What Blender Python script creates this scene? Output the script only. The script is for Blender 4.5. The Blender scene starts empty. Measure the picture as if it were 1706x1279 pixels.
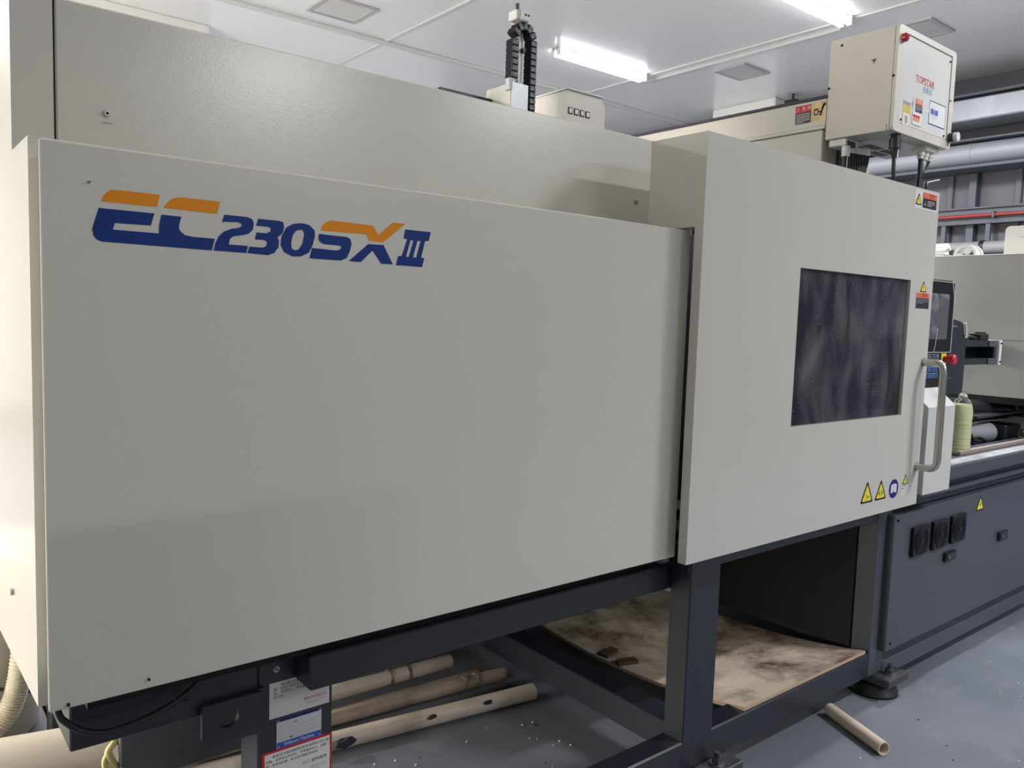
import bpy, bmesh, math, random
from mathutils import Vector, Matrix
from mathutils.geometry import tessellate_polygon

rnd = random.Random(7)
scene = bpy.context.scene
COL = scene.collection

# ------------------------------------------------------------------ camera
cam_data = bpy.data.cameras.new('camera')
cam = bpy.data.objects.new('camera', cam_data)
COL.objects.link(cam)
R_ = Vector((0.77968661, -0.62532628, 0.03249372))
U_ = Vector((0.02839299, 0.08714584, 0.99579086))
F_ = Vector((0.62552588, 0.77548221, -0.08570133))
M = Matrix((R_, U_, -F_)).transposed().to_4x4()
M.translation = Vector((0, 0, 1.5))
cam.matrix_world = M
cam_data.sensor_width = 36.0
cam_data.lens = 1335.0 / 1706.0 * 36.0
cam_data.clip_start = 0.05
scene.camera = cam

# ------------------------------------------------------------------ world, exposure
world = bpy.data.worlds.new('world')
scene.world = world
world.use_nodes = True
world.node_tree.nodes['Background'].inputs[0].default_value = (0.55, 0.58, 0.62, 1)
world.node_tree.nodes['Background'].inputs[1].default_value = 0.05
vs = scene.view_settings
vs.view_transform = 'Standard'
vs.look = 'None'
vs.gamma = 1.0
vs.use_curve_mapping = False
vs.exposure = 1.0

CEIL = 3.98
COOL = (0.97, 0.985, 1.0)
WARM = (1.0, 0.90, 0.74)
# twin-tube ceiling lamps: x, y, watts, colour (the first two are in view; the unseen back-wall row is added for brightness)
LAMPS = [(5.63, 5.76, 56, COOL), (5.63, 3.585, 56, COOL),
         (5.63, 1.40, 46, COOL), (4.60, -0.90, 59, COOL), (5.63, -3.40, 34, COOL), (5.20, 8.80, 56, COOL),
         (3.30, -4.60, 54, COOL), (0.50, 7.60, 42, COOL), (5.63, 10.2, 30, COOL), (3.00, 10.2, 28, COOL), (0.50, 10.2, 28, COOL),
         (-2.00, 7.20, 110, COOL)]

# light of an unseen low window, added to brighten the machine's left side
WIN_Y0, WIN_Y1, WIN_Z0, WIN_Z1 = 2.6, 5.6, 0.62, 1.98
wl = bpy.data.lights.new('added_window_light', 'AREA')
wl.shape = 'RECTANGLE'; wl.size = WIN_Z1 - WIN_Z0 - 0.1; wl.size_y = WIN_Y1 - WIN_Y0 - 0.1
wl.energy = 112; wl.color = (1.0, 0.92, 0.78)
wlo = bpy.data.objects.new('added_window_light', wl); COL.objects.link(wlo)
wlo.location = (-2.955, (WIN_Y0 + WIN_Y1) / 2, (WIN_Z0 + WIN_Z1) / 2)
wlo.rotation_euler = (0, -math.pi / 2, 0)

# ------------------------------------------------------------------ materials
def mat(name, color, rough=0.5, metal=0.0, spec=0.5, noise=None, bump=None, emit=None, coat=0.0, alpha=None):
    """noise = (scale, second colour, low, high[, detail]); bump = (scale, strength, distance)"""
    m = bpy.data.materials.new(name)
    m.use_nodes = True
    nt = m.node_tree
    b = nt.nodes['Principled BSDF']
    b.inputs['Base Color'].default_value = (*color, 1)
    b.inputs['Roughness'].default_value = rough
    b.inputs['Metallic'].default_value = metal
    b.inputs['Specular IOR Level'].default_value = 0.2 if ('print' in name or 'label' in name or 'ink' in name) else spec
    if coat:
        b.inputs['Coat Weight'].default_value = coat
        b.inputs['Coat Roughness'].default_value = 0.08
    tc = None
    if noise or bump:
        tc = nt.nodes.new('ShaderNodeTexCoord')
    if noise:
        n = nt.nodes.new('ShaderNodeTexNoise')
        n.inputs['Scale'].default_value = noise[0]
        n.inputs['Detail'].default_value = noise[4] if len(noise) > 4 else 6
        n.inputs['Roughness'].default_value = 0.68 if len(noise) > 4 else 0.5
        nt.links.new(tc.outputs['Object'], n.inputs['Vector'])
        r = nt.nodes.new('ShaderNodeMapRange')
        r.inputs['From Min'].default_value = noise[2]
        r.inputs['From Max'].default_value = noise[3]
        nt.links.new(n.outputs['Fac'], r.inputs['Value'])
        mx = nt.nodes.new('ShaderNodeMix')
        mx.data_type = 'RGBA'
        mx.inputs['A'].default_value = (*color, 1)
        mx.inputs['B'].default_value = (*noise[1], 1)
        nt.links.new(r.outputs['Result'], mx.inputs['Factor'])
        nt.links.new(mx.outputs['Result'], b.inputs['Base Color'])
    if bump:
        n2 = nt.nodes.new('ShaderNodeTexNoise')
        n2.inputs['Scale'].default_value = bump[0]
        n2.inputs['Detail'].default_value = 2
        nt.links.new(tc.outputs['Object'], n2.inputs['Vector'])
        bp = nt.nodes.new('ShaderNodeBump')
        bp.inputs['Strength'].default_value = bump[1]
        bp.inputs['Distance'].default_value = bump[2]
        nt.links.new(n2.outputs['Fac'], bp.inputs['Height'])
        nt.links.new(bp.outputs['Normal'], b.inputs['Normal'])
    if emit:
        b.inputs['Emission Color'].default_value = (*emit[0], 1)
        b.inputs['Emission Strength'].default_value = emit[1]
    return m

def srgb(r, g, b):
    f = lambda c: (c / 255 / 12.92) if c / 255 <= 0.04045 else ((c / 255 + 0.055) / 1.055) ** 2.4
    return (f(r), f(g), f(b))

PAINT = mat('white_paint', (0.575, 0.563, 0.522), 0.22, spec=0.7, bump=(230, 0.15, 0.0010))
PAINT_IN = mat('white_paint_inside', (0.56, 0.55, 0.50), 0.5)
SLATE = mat('slate_paint', (0.020, 0.024, 0.034), 0.36, bump=(300, 0.1, 0.0008))
SLATE_L = mat('grey_panel_paint', (0.068, 0.073, 0.092), 0.36, bump=(300, 0.1, 0.0008))
BLACK = mat('black_plastic', (0.012, 0.012, 0.016), 0.42)
RUBBER = mat('black_cable', (0.014, 0.014, 0.018), 0.5)
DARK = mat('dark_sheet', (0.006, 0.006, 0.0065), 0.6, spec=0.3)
STEEL = mat('brushed_steel', (0.52, 0.49, 0.46), 0.27, 1.0, bump=(90, 0.05, 0.001))
ZINC = mat('zinc_metal', (0.45, 0.45, 0.45), 0.35, 1.0)
IRON = mat('cast_iron', (0.10, 0.10, 0.11), 0.45, 0.6)
CEILM = mat('ceiling_panel_paint', (0.86, 0.86, 0.855), 0.25, spec=0.5)
TRIM = mat('ceiling_trim', (0.72, 0.72, 0.70), 0.4)
VENTM = mat('vent_grey', (0.50, 0.50, 0.51), 0.5)
WALLG = mat('grey_wall_sheet', (0.125, 0.12, 0.145), 0.6, noise=(0.9, (0.10, 0.10, 0.122), 0.35, 0.7))
WALLC = mat('cream_wall', (0.66, 0.62, 0.55), 0.6)
WALLW = mat('white_wall', (0.84, 0.84, 0.83), 0.5)
WALLD = mat('dim_wall', (0.30, 0.30, 0.30), 0.6)
BEIGE = mat('beige_paint', (0.56, 0.535, 0.48), 0.42, noise=(5, (0.48, 0.45, 0.39), 0.5, 0.8), bump=(300, 0.08, 0.001))
WHITE = mat('white_enamel', (0.60, 0.595, 0.58), 0.32)
PLASTW = mat('cream_plastic', (0.72, 0.71, 0.66), 0.4)
PVC = mat('cream_pvc', (0.74, 0.64, 0.55), 0.42, noise=(7, (0.45, 0.36, 0.29), 0.52, 0.78))
PVC_D = mat('dirty_pvc', (0.48, 0.38, 0.31), 0.5, noise=(6, (0.25, 0.19, 0.15), 0.45, 0.75))
TUBEM = mat('beige_tube', (0.68, 0.56, 0.46), 0.5)
BIGPIPE = mat('cream_big_pipe', (0.86, 0.78, 0.66), 0.45, noise=(3, (0.66, 0.56, 0.44), 0.5, 0.75))
HOSEM = mat('ribbed_hose', (0.74, 0.70, 0.58), 0.5)
WOOD = mat('plywood_face', (0.72, 0.61, 0.49), 0.75, noise=(3.6, (0.13, 0.075, 0.048), 0.43, 0.64, 14), bump=(40, 0.25, 0.003))
WOODE = mat('plywood_edge', (0.52, 0.38, 0.27), 0.7)
SCRAP = mat('brown_scrap', (0.10, 0.055, 0.04), 0.7)
RUST = mat('rusty_clamp', (0.20, 0.13, 0.09), 0.8, noise=(30, (0.35, 0.33, 0.31), 0.45, 0.6))
DUCT = mat('galvanised_duct', (0.40, 0.415, 0.46), 0.5, 0.35, noise=(2.5, (0.52, 0.54, 0.59), 0.45, 0.6))
PIPEG = mat('grey_round_pipe', (0.33, 0.34, 0.38), 0.5, 0.2)
STEELW = mat('grey_steelwork', (0.085, 0.095, 0.12), 0.5)
RED = mat('red_plastic', (0.52, 0.035, 0.04), 0.32)
REDPIPE = mat('red_pipe_paint', (0.27, 0.03, 0.026), 0.4)
YEL = mat('yellow_print', (0.82, 0.70, 0.05), 0.4)
YELP = mat('yellow_plate', (0.72, 0.66, 0.06), 0.4)
BLK = mat('black_print', (0.016, 0.014, 0.016), 0.45)
INK = mat('dark_ink', (0.03, 0.03, 0.04), 0.5)
GREYINK = mat('grey_ink', (0.30, 0.30, 0.32), 0.5)
PAPER = mat('paper_white', (0.66, 0.66, 0.66), 0.45)
ORED = mat('orange_red_print', (0.72, 0.16, 0.09), 0.4)
CRIM = mat('crimson_print', (0.52, 0.02, 0.03), 0.4)
LBL_BLK = mat('label_black', (0.045, 0.04, 0.055), 0.4)
ORANGE = mat('orange_print', (0.72, 0.25, 0.006), 0.36)
BLUE = mat('blue_print', (0.004, 0.030, 0.185), 0.36)
NAVY = mat('navy_print', (0.02, 0.02, 0.18), 0.4)
LBLUE = mat('label_blue', (0.035, 0.09, 0.40), 0.4)
PALEB = mat('pale_blue_print', (0.20, 0.36, 0.62), 0.4)
KEYBLUE = mat('key_blue', (0.02, 0.045, 0.14), 0.4)
OCHRE = mat('ochre_label', (0.55, 0.42, 0.10), 0.5)
YELPAPER = mat('yellowed_label', (0.72, 0.56, 0.30), 0.55, noise=(30, (0.5, 0.35, 0.15), 0.5, 0.7))
SCREEN = mat('screen_film', (0.10, 0.10, 0.115), 0.16, noise=(14, (0.30, 0.30, 0.33), 0.52, 0.75), bump=(22, 0.35, 0.01))
PLATEM = mat('nameplate_metal', (0.62, 0.62, 0.62), 0.16, 1.0, bump=(25, 0.05, 0.002))
TUBEL = mat('lamp_tube', (1, 1, 1), 0.4, emit=((0.97, 0.985, 1.0), 5.0))
TUBEW = mat('warm_lamp_tube', (1, 1, 1), 0.4, emit=((1.0, 0.90, 0.74), 20.0))
WIN_GLOW = mat('added_window_glow', (0.9, 0.9, 0.88), 0.1, emit=((1.0, 0.92, 0.78), 4.0))  # glow for the panes of the added, unseen window
CHROME = mat('chrome', (0.8, 0.8, 0.82), 0.1, 1.0)
SPECK = mat('pellet_white', (0.85, 0.85, 0.82), 0.5)
GRIME = mat('grime', (0.03, 0.03, 0.045), 0.7)
YCLOTH = mat('yellow_tie', (0.78, 0.68, 0.30), 0.6)
WPL = mat('white_cap', (0.66, 0.66, 0.66), 0.3)

def floor_material():
    m = bpy.data.materials.new('blue_grey_epoxy_floor')
    m.use_nodes = True
    nt = m.node_tree
    b = nt.nodes['Principled BSDF']
    tc = nt.nodes.new('ShaderNodeTexCoord')
    def noise(scale, lo, hi, detail=6):
        n = nt.nodes.new('ShaderNodeTexNoise')
        n.inputs['Scale'].default_value = scale
        n.inputs['Detail'].default_value = detail
        nt.links.new(tc.outputs['Object'], n.inputs['Vector'])
        r = nt.nodes.new('ShaderNodeMapRange')
        r.inputs['From Min'].default_value = lo
        r.inputs['From Max'].default_value = hi
        nt.links.new(n.outputs['Fac'], r.inputs['Value'])
        return r.outputs['Result']
    def mixc(fac, a, c):
        x = nt.nodes.new('ShaderNodeMix')
        x.data_type = 'RGBA'
        nt.links.new(fac, x.inputs['Factor'])
        for nm, v in (('A', a), ('B', c)):
            if isinstance(v, tuple):
                x.inputs[nm].default_value = (*v, 1)
            else:
                nt.links.new(v, x.inputs[nm])
        return x.outputs['Result']
    c = mixc(noise(1.7, 0.35, 0.7), (0.140, 0.155, 0.186), (0.205, 0.221, 0.255))
    c = mixc(noise(5.5, 0.60, 0.85, 10), c, (0.25, 0.26, 0.27))
    c = mixc(noise(60, 0.66, 0.74, 2), c, (0.24, 0.25, 0.27))
    nt.links.new(c, b.inputs['Base Color'])
    r = nt.nodes.new('ShaderNodeMapRange')
    r.inputs['To Min'].default_value = 0.32
    r.inputs['To Max'].default_value = 0.55
    n = nt.nodes.new('ShaderNodeTexNoise')
    n.inputs['Scale'].default_value = 4
    nt.links.new(tc.outputs['Object'], n.inputs['Vector'])
    nt.links.new(n.outputs['Fac'], r.inputs['Value'])
    nt.links.new(r.outputs['Result'], b.inputs['Roughness'])
    b.inputs['Specular IOR Level'].default_value = 0.5
    n2 = nt.nodes.new('ShaderNodeTexNoise')
    n2.inputs['Scale'].default_value = 160
    nt.links.new(tc.outputs['Object'], n2.inputs['Vector'])
    bp = nt.nodes.new('ShaderNodeBump')
    bp.inputs['Strength'].default_value = 0.12
    bp.inputs['Distance'].default_value = 0.002
    nt.links.new(n2.outputs['Fac'], bp.inputs['Height'])
    nt.links.new(bp.outputs['Normal'], b.inputs['Normal'])
    return m
FLOORM = floor_material()

def window_material():
    """smoky tinted pane with wipe smears: part see-through, part glossy film"""
    m = bpy.data.materials.new('smoky_window')
    m.use_nodes = True
    nt = m.node_tree
    b = nt.nodes['Principled BSDF']
    out = nt.nodes['Material Output']
    tc = nt.nodes.new('ShaderNodeTexCoord')
    mp = nt.nodes.new('ShaderNodeMapping')
    mp.inputs['Scale'].default_value = (3.2, 1.0, 1.2)
    nt.links.new(tc.outputs['Object'], mp.inputs['Vector'])
    n = nt.nodes.new('ShaderNodeTexNoise')
    n.inputs['Scale'].default_value = 2.6
    n.inputs['Detail'].default_value = 5
    n.inputs['Distortion'].default_value = 0.7
    nt.links.new(mp.outputs['Vector'], n.inputs['Vector'])
    r = nt.nodes.new('ShaderNodeMapRange')
    r.inputs['From Min'].default_value = 0.42
    r.inputs['From Max'].default_value = 0.72
    nt.links.new(n.outputs['Fac'], r.inputs['Value'])
    mx = nt.nodes.new('ShaderNodeMix')
    mx.data_type = 'RGBA'
    mx.inputs['A'].default_value = (0.030, 0.033, 0.048, 1)
    mx.inputs['B'].default_value = (0.19, 0.19, 0.205, 1)
    nt.links.new(r.outputs['Result'], mx.inputs['Factor'])
    n3 = nt.nodes.new('ShaderNodeTexNoise')
    n3.inputs['Scale'].default_value = 150
    nt.links.new(tc.outputs['Object'], n3.inputs['Vector'])
    r3 = nt.nodes.new('ShaderNodeMapRange')
    r3.inputs['From Min'].default_value = 0.62
    r3.inputs['From Max'].default_value = 0.75
    nt.links.new(n3.outputs['Fac'], r3.inputs['Value'])
    mx2 = nt.nodes.new('ShaderNodeMix')
    mx2.data_type = 'RGBA'
    mx2.inputs['B'].default_value = (0.19, 0.19, 0.20, 1)
    nt.links.new(r3.outputs['Result'], mx2.inputs['Factor'])
    nt.links.new(mx.outputs['Result'], mx2.inputs['A'])
    nt.links.new(mx2.outputs['Result'], b.inputs['Base Color'])
    b.inputs['Roughness'].default_value = 0.22
    t = nt.nodes.new('ShaderNodeBsdfTransparent')
    t.inputs['Color'].default_value = (0.5, 0.52, 0.58, 1)
    ms = nt.nodes.new('ShaderNodeMixShader')
    ms.inputs[0].default_value = 0.62
    nt.links.new(t.outputs[0], ms.inputs[1])
    nt.links.new(b.outputs[0], ms.inputs[2])
    nt.links.new(ms.outputs[0], out.inputs['Surface'])
    return m
WINDOW = window_material()

def clear_material(name, color, rough, trans, ior=1.4):
    m = mat(name, color, rough)
    b = m.node_tree.nodes['Principled BSDF']
    b.inputs['Transmission Weight'].default_value = trans
    b.inputs['IOR'].default_value = ior
    return m
BOTTLE = clear_material('clear_plastic', (0.92, 0.95, 0.86), 0.08, 0.95, 1.15)
LIQUID = mat('cloudy_yellow_green_liquid', (0.88, 0.89, 0.55), 0.25, noise=(6, (0.85, 0.82, 0.54), 0.4, 0.7))
LENSRED = mat('red_lamp_lens', (0.35, 0.01, 0.03), 0.15)

# ------------------------------------------------------------------ mesh builder
class MB:
    def __init__(self):
        self.v, self.f, self.mi, self.sm, self.mats = [], [], [], [], []

    def m(self, material):
        if material not in self.mats:
            self.mats.append(material)
        return self.mats.index(material)

    def add(self, verts, faces, material, smooth=False):
        o = len(self.v)
        k = self.m(material)
        self.v += [tuple(p) for p in verts]
        for f in faces:
            self.f.append([i + o for i in f])
            self.mi.append(k)
            self.sm.append(smooth)
        return self

    def box(self, x0, x1, y0, y1, z0, z1, material, bev=0.0, seg=1):
        bm = bmesh.new()
        bmesh.ops.create_cube(bm, size=1.0)
        for v in bm.verts:
            v.co = Vector(((x0 + x1) / 2 + v.co.x * (x1 - x0), (y0 + y1) / 2 + v.co.y * (y1 - y0), (z0 + z1) / 2 + v.co.z * (z1 - z0)))
        if bev:
            bmesh.ops.bevel(bm, geom=bm.edges[:], offset=min(bev, 0.45 * min(x1 - x0, y1 - y0, z1 - z0)), segments=seg, affect='EDGES')
        return self.bm(bm, material)

    def bm(self, bm, material, smooth=False):
        bm.verts.index_update()
        self.add([v.co for v in bm.verts], [[v.index for v in f.verts] for f in bm.faces], material, smooth)
        bm.free()
        return self

    def prism(self, outer, depth0, depth1, axis, material, holes=()):
        """polygon (a, b) swept along an axis: 'x' -> (a,b)=(y,z); 'y' -> (x,z); 'z' -> (x,y)"""
        loops = [list(outer)] + [list(h) for h in holes]
        def put(p, d):
            return {'x': (d, p[0], p[1]), 'y': (p[0], d, p[1]), 'z': (p[0], p[1], d)}[axis]
        flat = [p for l in loops for p in l]
        tris = tessellate_polygon([[Vector((p[0], p[1], 0)) for p in l] for l in loops])
        n = len(flat)
        verts = [put(p, depth0) for p in flat] + [put(p, depth1) for p in flat]
        faces = [list(t) for t in tris] + [[i + n for i in reversed(t)] for t in tris]
        o = 0
        for l in loops:
            k = len(l)
            for i in range(k):
                a, b = o + i, o + (i + 1) % k
                faces.append([a, b, b + n, a + n])
            o += k
        bm = bmesh.new()
        vs_ = [bm.verts.new(v) for v in verts]
        for f in faces:
            try:
                bm.faces.new([vs_[i] for i in f])
            except ValueError:
                pass
        bmesh.ops.recalc_face_normals(bm, faces=bm.faces[:])
        return self.bm(bm, material)

    def cyl(self, p0, p1, r0, material, r1=None, n=20, caps=True, smooth=True):
        p0, p1 = Vector(p0), Vector(p1)
        r1 = r0 if r1 is None else r1
        d = (p1 - p0).normalized()
        a = d.orthogonal().normalized()
        b = d.cross(a)
        vs_, fs = [], []
        for p, r in ((p0, r0), (p1, r1)):
            for i in range(n):
                t = 2 * math.pi * i / n
                vs_.append(p + (a * math.cos(t) + b * math.sin(t)) * r)
        for i in range(n):
            j = (i + 1) % n
            fs.append([i, j, n + j, n + i])
        self.add(vs_, fs, material, smooth)
        if caps:
            self.add(vs_[:n], [list(range(n))[::-1]], material)
            self.add(vs_[n:], [list(range(n))], material)
        return self

    def pipe(self, p0, p1, ro, ri, material, n=24):
        """hollow pipe with visible wall"""
        p0, p1 = Vector(p0), Vector(p1)
        d = (p1 - p0).normalized()
        a = d.orthogonal().normalized()
        b = d.cross(a)
        vs_ = []
        for p, r in ((p0, ro), (p1, ro), (p1, ri), (p0, ri)):
            for i in range(n):
                t = 2 * math.pi * i / n
                vs_.append(p + (a * math.cos(t) + b * math.sin(t)) * r)
        for q in range(4):
            fs = []
            for i in range(n):
                j = (i + 1) % n
                A, B = q * n, ((q + 1) % 4) * n
                fs.append([A + i, A + j, B + j, B + i])
            self.add(vs_, fs, material, q in (0, 2))
        return self

    def tube(self, pts, r, material, n=10, sub=6, rfun=None, caps=True):
        """round tube along a Catmull-Rom path"""
        P = [Vector(p) for p in pts]
        path = []
        for i in range(len(P) - 1):
            a = P[i - 1] if i else P[i] * 2 - P[i + 1]
            b, c = P[i], P[i + 1]
            d = P[i + 2] if i + 2 < len(P) else P[i + 1] * 2 - P[i]
            for k in range(sub):
                t = k / sub
                path.append(0.5 * (2 * b + (c - a) * t + (2 * a - 5 * b + 4 * c - d) * t * t + (3 * b - a - 3 * c + d) * t ** 3))
        path.append(P[-1])
        vs_, fs = [], []
        ref = None
        for i, p in enumerate(path):
            d = (path[min(i + 1, len(path) - 1)] - path[max(i - 1, 0)]).normalized()
            if ref is None:
                ref = d.orthogonal().normalized()
            ref = (ref - d * ref.dot(d)).normalized()
            b = d.cross(ref)
            rr = rfun(i) if rfun else r
            for k in range(n):
                t = 2 * math.pi * k / n
                vs_.append(p + (ref * math.cos(t) + b * math.sin(t)) * rr)
        for i in range(len(path) - 1):
            for k in range(n):
                j = (k + 1) % n
                fs.append([i * n + k, i * n + j, (i + 1) * n + j, (i + 1) * n + k])
        if caps:
            fs.append(list(range(n))[::-1])
            e = (len(path) - 1) * n
            fs.append([e + k for k in range(n)])
        return self.add(vs_, fs, material, True)

    def lathe(self, prof, c, material, n=28):
        """profile of (radius, height) turned about the vertical through c"""
        vs_, fs = [], []
        for r, h in prof:
            for i in range(n):
                t = 2 * math.pi * i / n
                vs_.append((c[0] + r * math.cos(t), c[1] + r * math.sin(t), c[2] + h))
        for q in range(len(prof) - 1):
            for i in range(n):
                j = (i + 1) % n
                fs.append([q * n + i, q * n + j, (q + 1) * n + j, (q + 1) * n + i])
        return self.add(vs_, fs, material, True)

    def build(self, name, parent=None, base=None):
        """link as one object; vertices are in world space, the origin goes to base (or the parent's)"""
        if parent is not None:
            o0 = root_loc(parent)
        else:
            xs, ys, zs = zip(*self.v)
            o0 = Vector(base) if base else Vector(((min(xs) + max(xs)) / 2, (min(ys) + max(ys)) / 2, min(zs)))
        me = bpy.data.meshes.new(name)
        me.from_pydata([(v[0] - o0[0], v[1] - o0[1], v[2] - o0[2]) for v in self.v], [], self.f)
        for m_ in self.mats:
            me.materials.append(m_)
        me.polygons.foreach_set('material_index', self.mi)
        me.polygons.foreach_set('use_smooth', self.sm)
        me.update()
        o = bpy.data.objects.new(name, me)
        COL.objects.link(o)
        if parent is not None:
            o.parent = parent
        else:
            o.location = o0
        return o

def root_loc(o):
    v = Vector((0, 0, 0))
    while o is not None:
        v = v + o.location
        o = o.parent
    return v

def tag(o, label, cat, group=None, kind=None):
    o['label'] = label
    if cat:
        o['category'] = cat
    if group:
        o['group'] = group
    if kind:
        o['kind'] = kind
    return o

def thing(name, label, cat, loc, group=None):
    o = bpy.data.objects.new(name, None)
    o.empty_display_size = 0.1
    COL.objects.link(o)
    o.location = loc
    return tag(o, label, cat, group)

def structure(mb, name):
    o = mb.build(name)
    o['kind'] = 'structure'
    return o

def copy_tree(o, parent=None):
    c = o.copy()
    COL.objects.link(c)
    c.parent = parent
    for ch in o.children:
        copy_tree(ch, c)
    return c

def shift_copy(o, parent, delta):
    """copy of a part (and its sub-parts) moved by delta under the same parent"""
    c = copy_tree(o, parent)
    c.location = o.location + Vector(delta)
    return c

# ------------------------------------------------------------------ flat print
_txt = {}
def text_tris(body, size, align='CENTER', spacing=1.0):
    key = (body, size, align, spacing)
    if key in _txt:
        return _txt[key]
    cu = bpy.data.curves.new('lettering', 'FONT')
    cu.body = body
    cu.size = size
    cu.align_x = align
    cu.align_y = 'CENTER'
    cu.space_character = spacing
    cu.resolution_u = 2
    ob = bpy.data.objects.new('lettering', cu)
    COL.objects.link(ob)
    dg = bpy.context.evaluated_depsgraph_get()
    me = bpy.data.meshes.new_from_object(ob.evaluated_get(dg))
    vs_ = [(v.co.x, v.co.y) for v in me.vertices]
    fs = [list(p.vertices) for p in me.polygons]
    bpy.data.objects.remove(ob)
    bpy.data.curves.remove(cu)
    bpy.data.meshes.remove(me)
    _txt[key] = (vs_, fs)
    return vs_, fs

class Decal:
    """flat print lying on a face; facing 'front' (towards -y) or 'left' (towards -x)"""
    def __init__(self, facing, plane, gap=0.0006):
        self.facing, self.plane, self.gap, self.mb = facing, plane, gap, MB()

    def pt(self, u, v, layer):
        d = self.plane - self.gap - layer * 0.0003
        return (u, d, v) if self.facing == 'front' else (d, -u, v)   # on a left face u runs towards -y

    def poly(self, pts, material, layer=0, holes=()):
        loops = [pts] + list(holes)
        flat = [p for l in loops for p in l]
        tris = tessellate_polygon([[Vector((p[0], p[1], 0)) for p in l] for l in loops])
        self.mb.add([self.pt(p[0], p[1], layer) for p in flat], [list(t) for t in tris], material)
        return self

    def rect(self, u0, u1, v0, v1, material, layer=0):
        return self.poly([(u0, v0), (u1, v0), (u1, v1), (u0, v1)], material, layer)

    def line(self, a, b, w, material, layer=0):
        dx, dy = b[0] - a[0], b[1] - a[1]
        l = math.hypot(dx, dy)
        nx, ny = -dy / l * w / 2, dx / l * w / 2
        return self.poly([(a[0] + nx, a[1] + ny), (b[0] + nx, b[1] + ny), (b[0] - nx, b[1] - ny), (a[0] - nx, a[1] - ny)], material, layer)

    def disc(self, u, v, ru, rv, material, layer=0, n=28):
        return self.poly([(u + ru * math.cos(2 * math.pi * i / n), v + rv * math.sin(2 * math.pi * i / n)) for i in range(n)], material, layer)

    def text(self, body, u, v, size, material, layer=1, align='CENTER', sx=1.0, shear=0.0, spacing=1.0):
        vs_, fs = text_tris(body, size, align, spacing)
        self.mb.add([self.pt(u + (p[0] + shear * p[1]) * sx, v + p[1], layer) for p in vs_], fs, material)
        return self

    def triangle(self, u, v0, w, h, fill=YEL, edge=BLK, symbol='bang'):
        """warning triangle, base centre at (u, v0)"""
        def tri(k):
            g = w * 0.05
            c = v0 + h / 3
            pts = [(u - w / 2 + g, v0), (u + w / 2 - g, v0), (u + w / 2, v0 + g), (u + g * 0.8, v0 + h - g * 0.4), (u - g * 0.8, v0 + h - g * 0.4), (u - w / 2, v0 + g)]
            return [(u + (a - u) * k, c + (b - c) * k) for a, b in pts]
        self.poly(tri(1.0), edge, 0)
        self.poly(tri(0.74), fill, 1)
        c = v0 + h * 0.33
        if symbol == 'bang':
            self.poly([(u - w * 0.035, v0 + h * 0.6), (u + w * 0.035, v0 + h * 0.6), (u + w * 0.02, v0 + h * 0.30), (u - w * 0.02, v0 + h * 0.30)], edge, 2)
            self.disc(u, v0 + h * 0.22, w * 0.028, w * 0.028, edge, 2, 10)
        elif symbol == 'bolt':
            self.poly([(u + w * 0.04, v0 + h * 0.62), (u - w * 0.09, v0 + h * 0.36), (u - w * 0.01, v0 + h * 0.37), (u - w * 0.05, v0 + h * 0.16), (u + w * 0.09, v0 + h * 0.42), (u + w * 0.01, v0 + h * 0.41)], edge, 2)
        elif symbol == 'jet':
            for a, b in (((-0.16, 0.40), (0.14, 0.27)), ((-0.2, 0.24), (0.16, 0.26)), ((-0.12, 0.16), (0.14, 0.25)), ((0.02, 0.34), (0.18, 0.28))):
                self.line((u + a[0] * w, v0 + a[1] * h), (u + b[0] * w, v0 + b[1] * h), w * 0.014, edge, 2)
        elif symbol == 'press':
            for s in (-1, 1):
                self.rect(u + s * w * 0.09 - w * 0.022, u + s * w * 0.09 + w * 0.022, v0 + h * 0.17, v0 + h * 0.5, edge, 2)
                self.poly([(u + s * w * 0.11, v0 + h * 0.34), (u + s * w * 0.2, v0 + h * 0.40), (u + s * w * 0.2, v0 + h * 0.28)], edge, 2)
        return self

    def lines(self, u0, u1, v0, v1, n, material, layer=1, fill=0.5, seed=0):
        """rows of print too small to read"""
        r = random.Random(seed)
        st = (v1 - v0) / n
        for i in range(n):
            y = v1 - st * (i + 0.5)
            x = u0
            end = u0 + (u1 - u0) * (1.0 if i < n - 1 else 0.6)
            while x < end:
                w = min(st * r.uniform(0.5, 1.3), end - x)
                self.rect(x, x + w, y - st * fill / 2, y + st * fill / 2, material, layer)
                x += w + st * 0.18
        return self

    def build(self, name, parent):
        return self.mb.build(name, parent)
LOGO_ORANGE= [[(0.024, 0.073), (0.026, 0.08), (0.032, 0.088), (0.038, 0.093), (0.047, 0.094), (0.115, 0.094), (0.11, 0.073)], [(0.121, 0.073), (0.124, 0.079), (0.133, 0.089), (0.14, 0.092), (0.149, 0.094), (0.217, 0.094), (0.211, 0.072)], [(0.41, 0.061), (0.412, 0.069), (0.42, 0.078), (0.431, 0.082), (0.523, 0.081), (0.536, 0.063), (0.568, 0.091), (0.6, 0.092), (0.547, 0.049), (0.515, 0.05), (0.509, 0.062)]]
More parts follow.
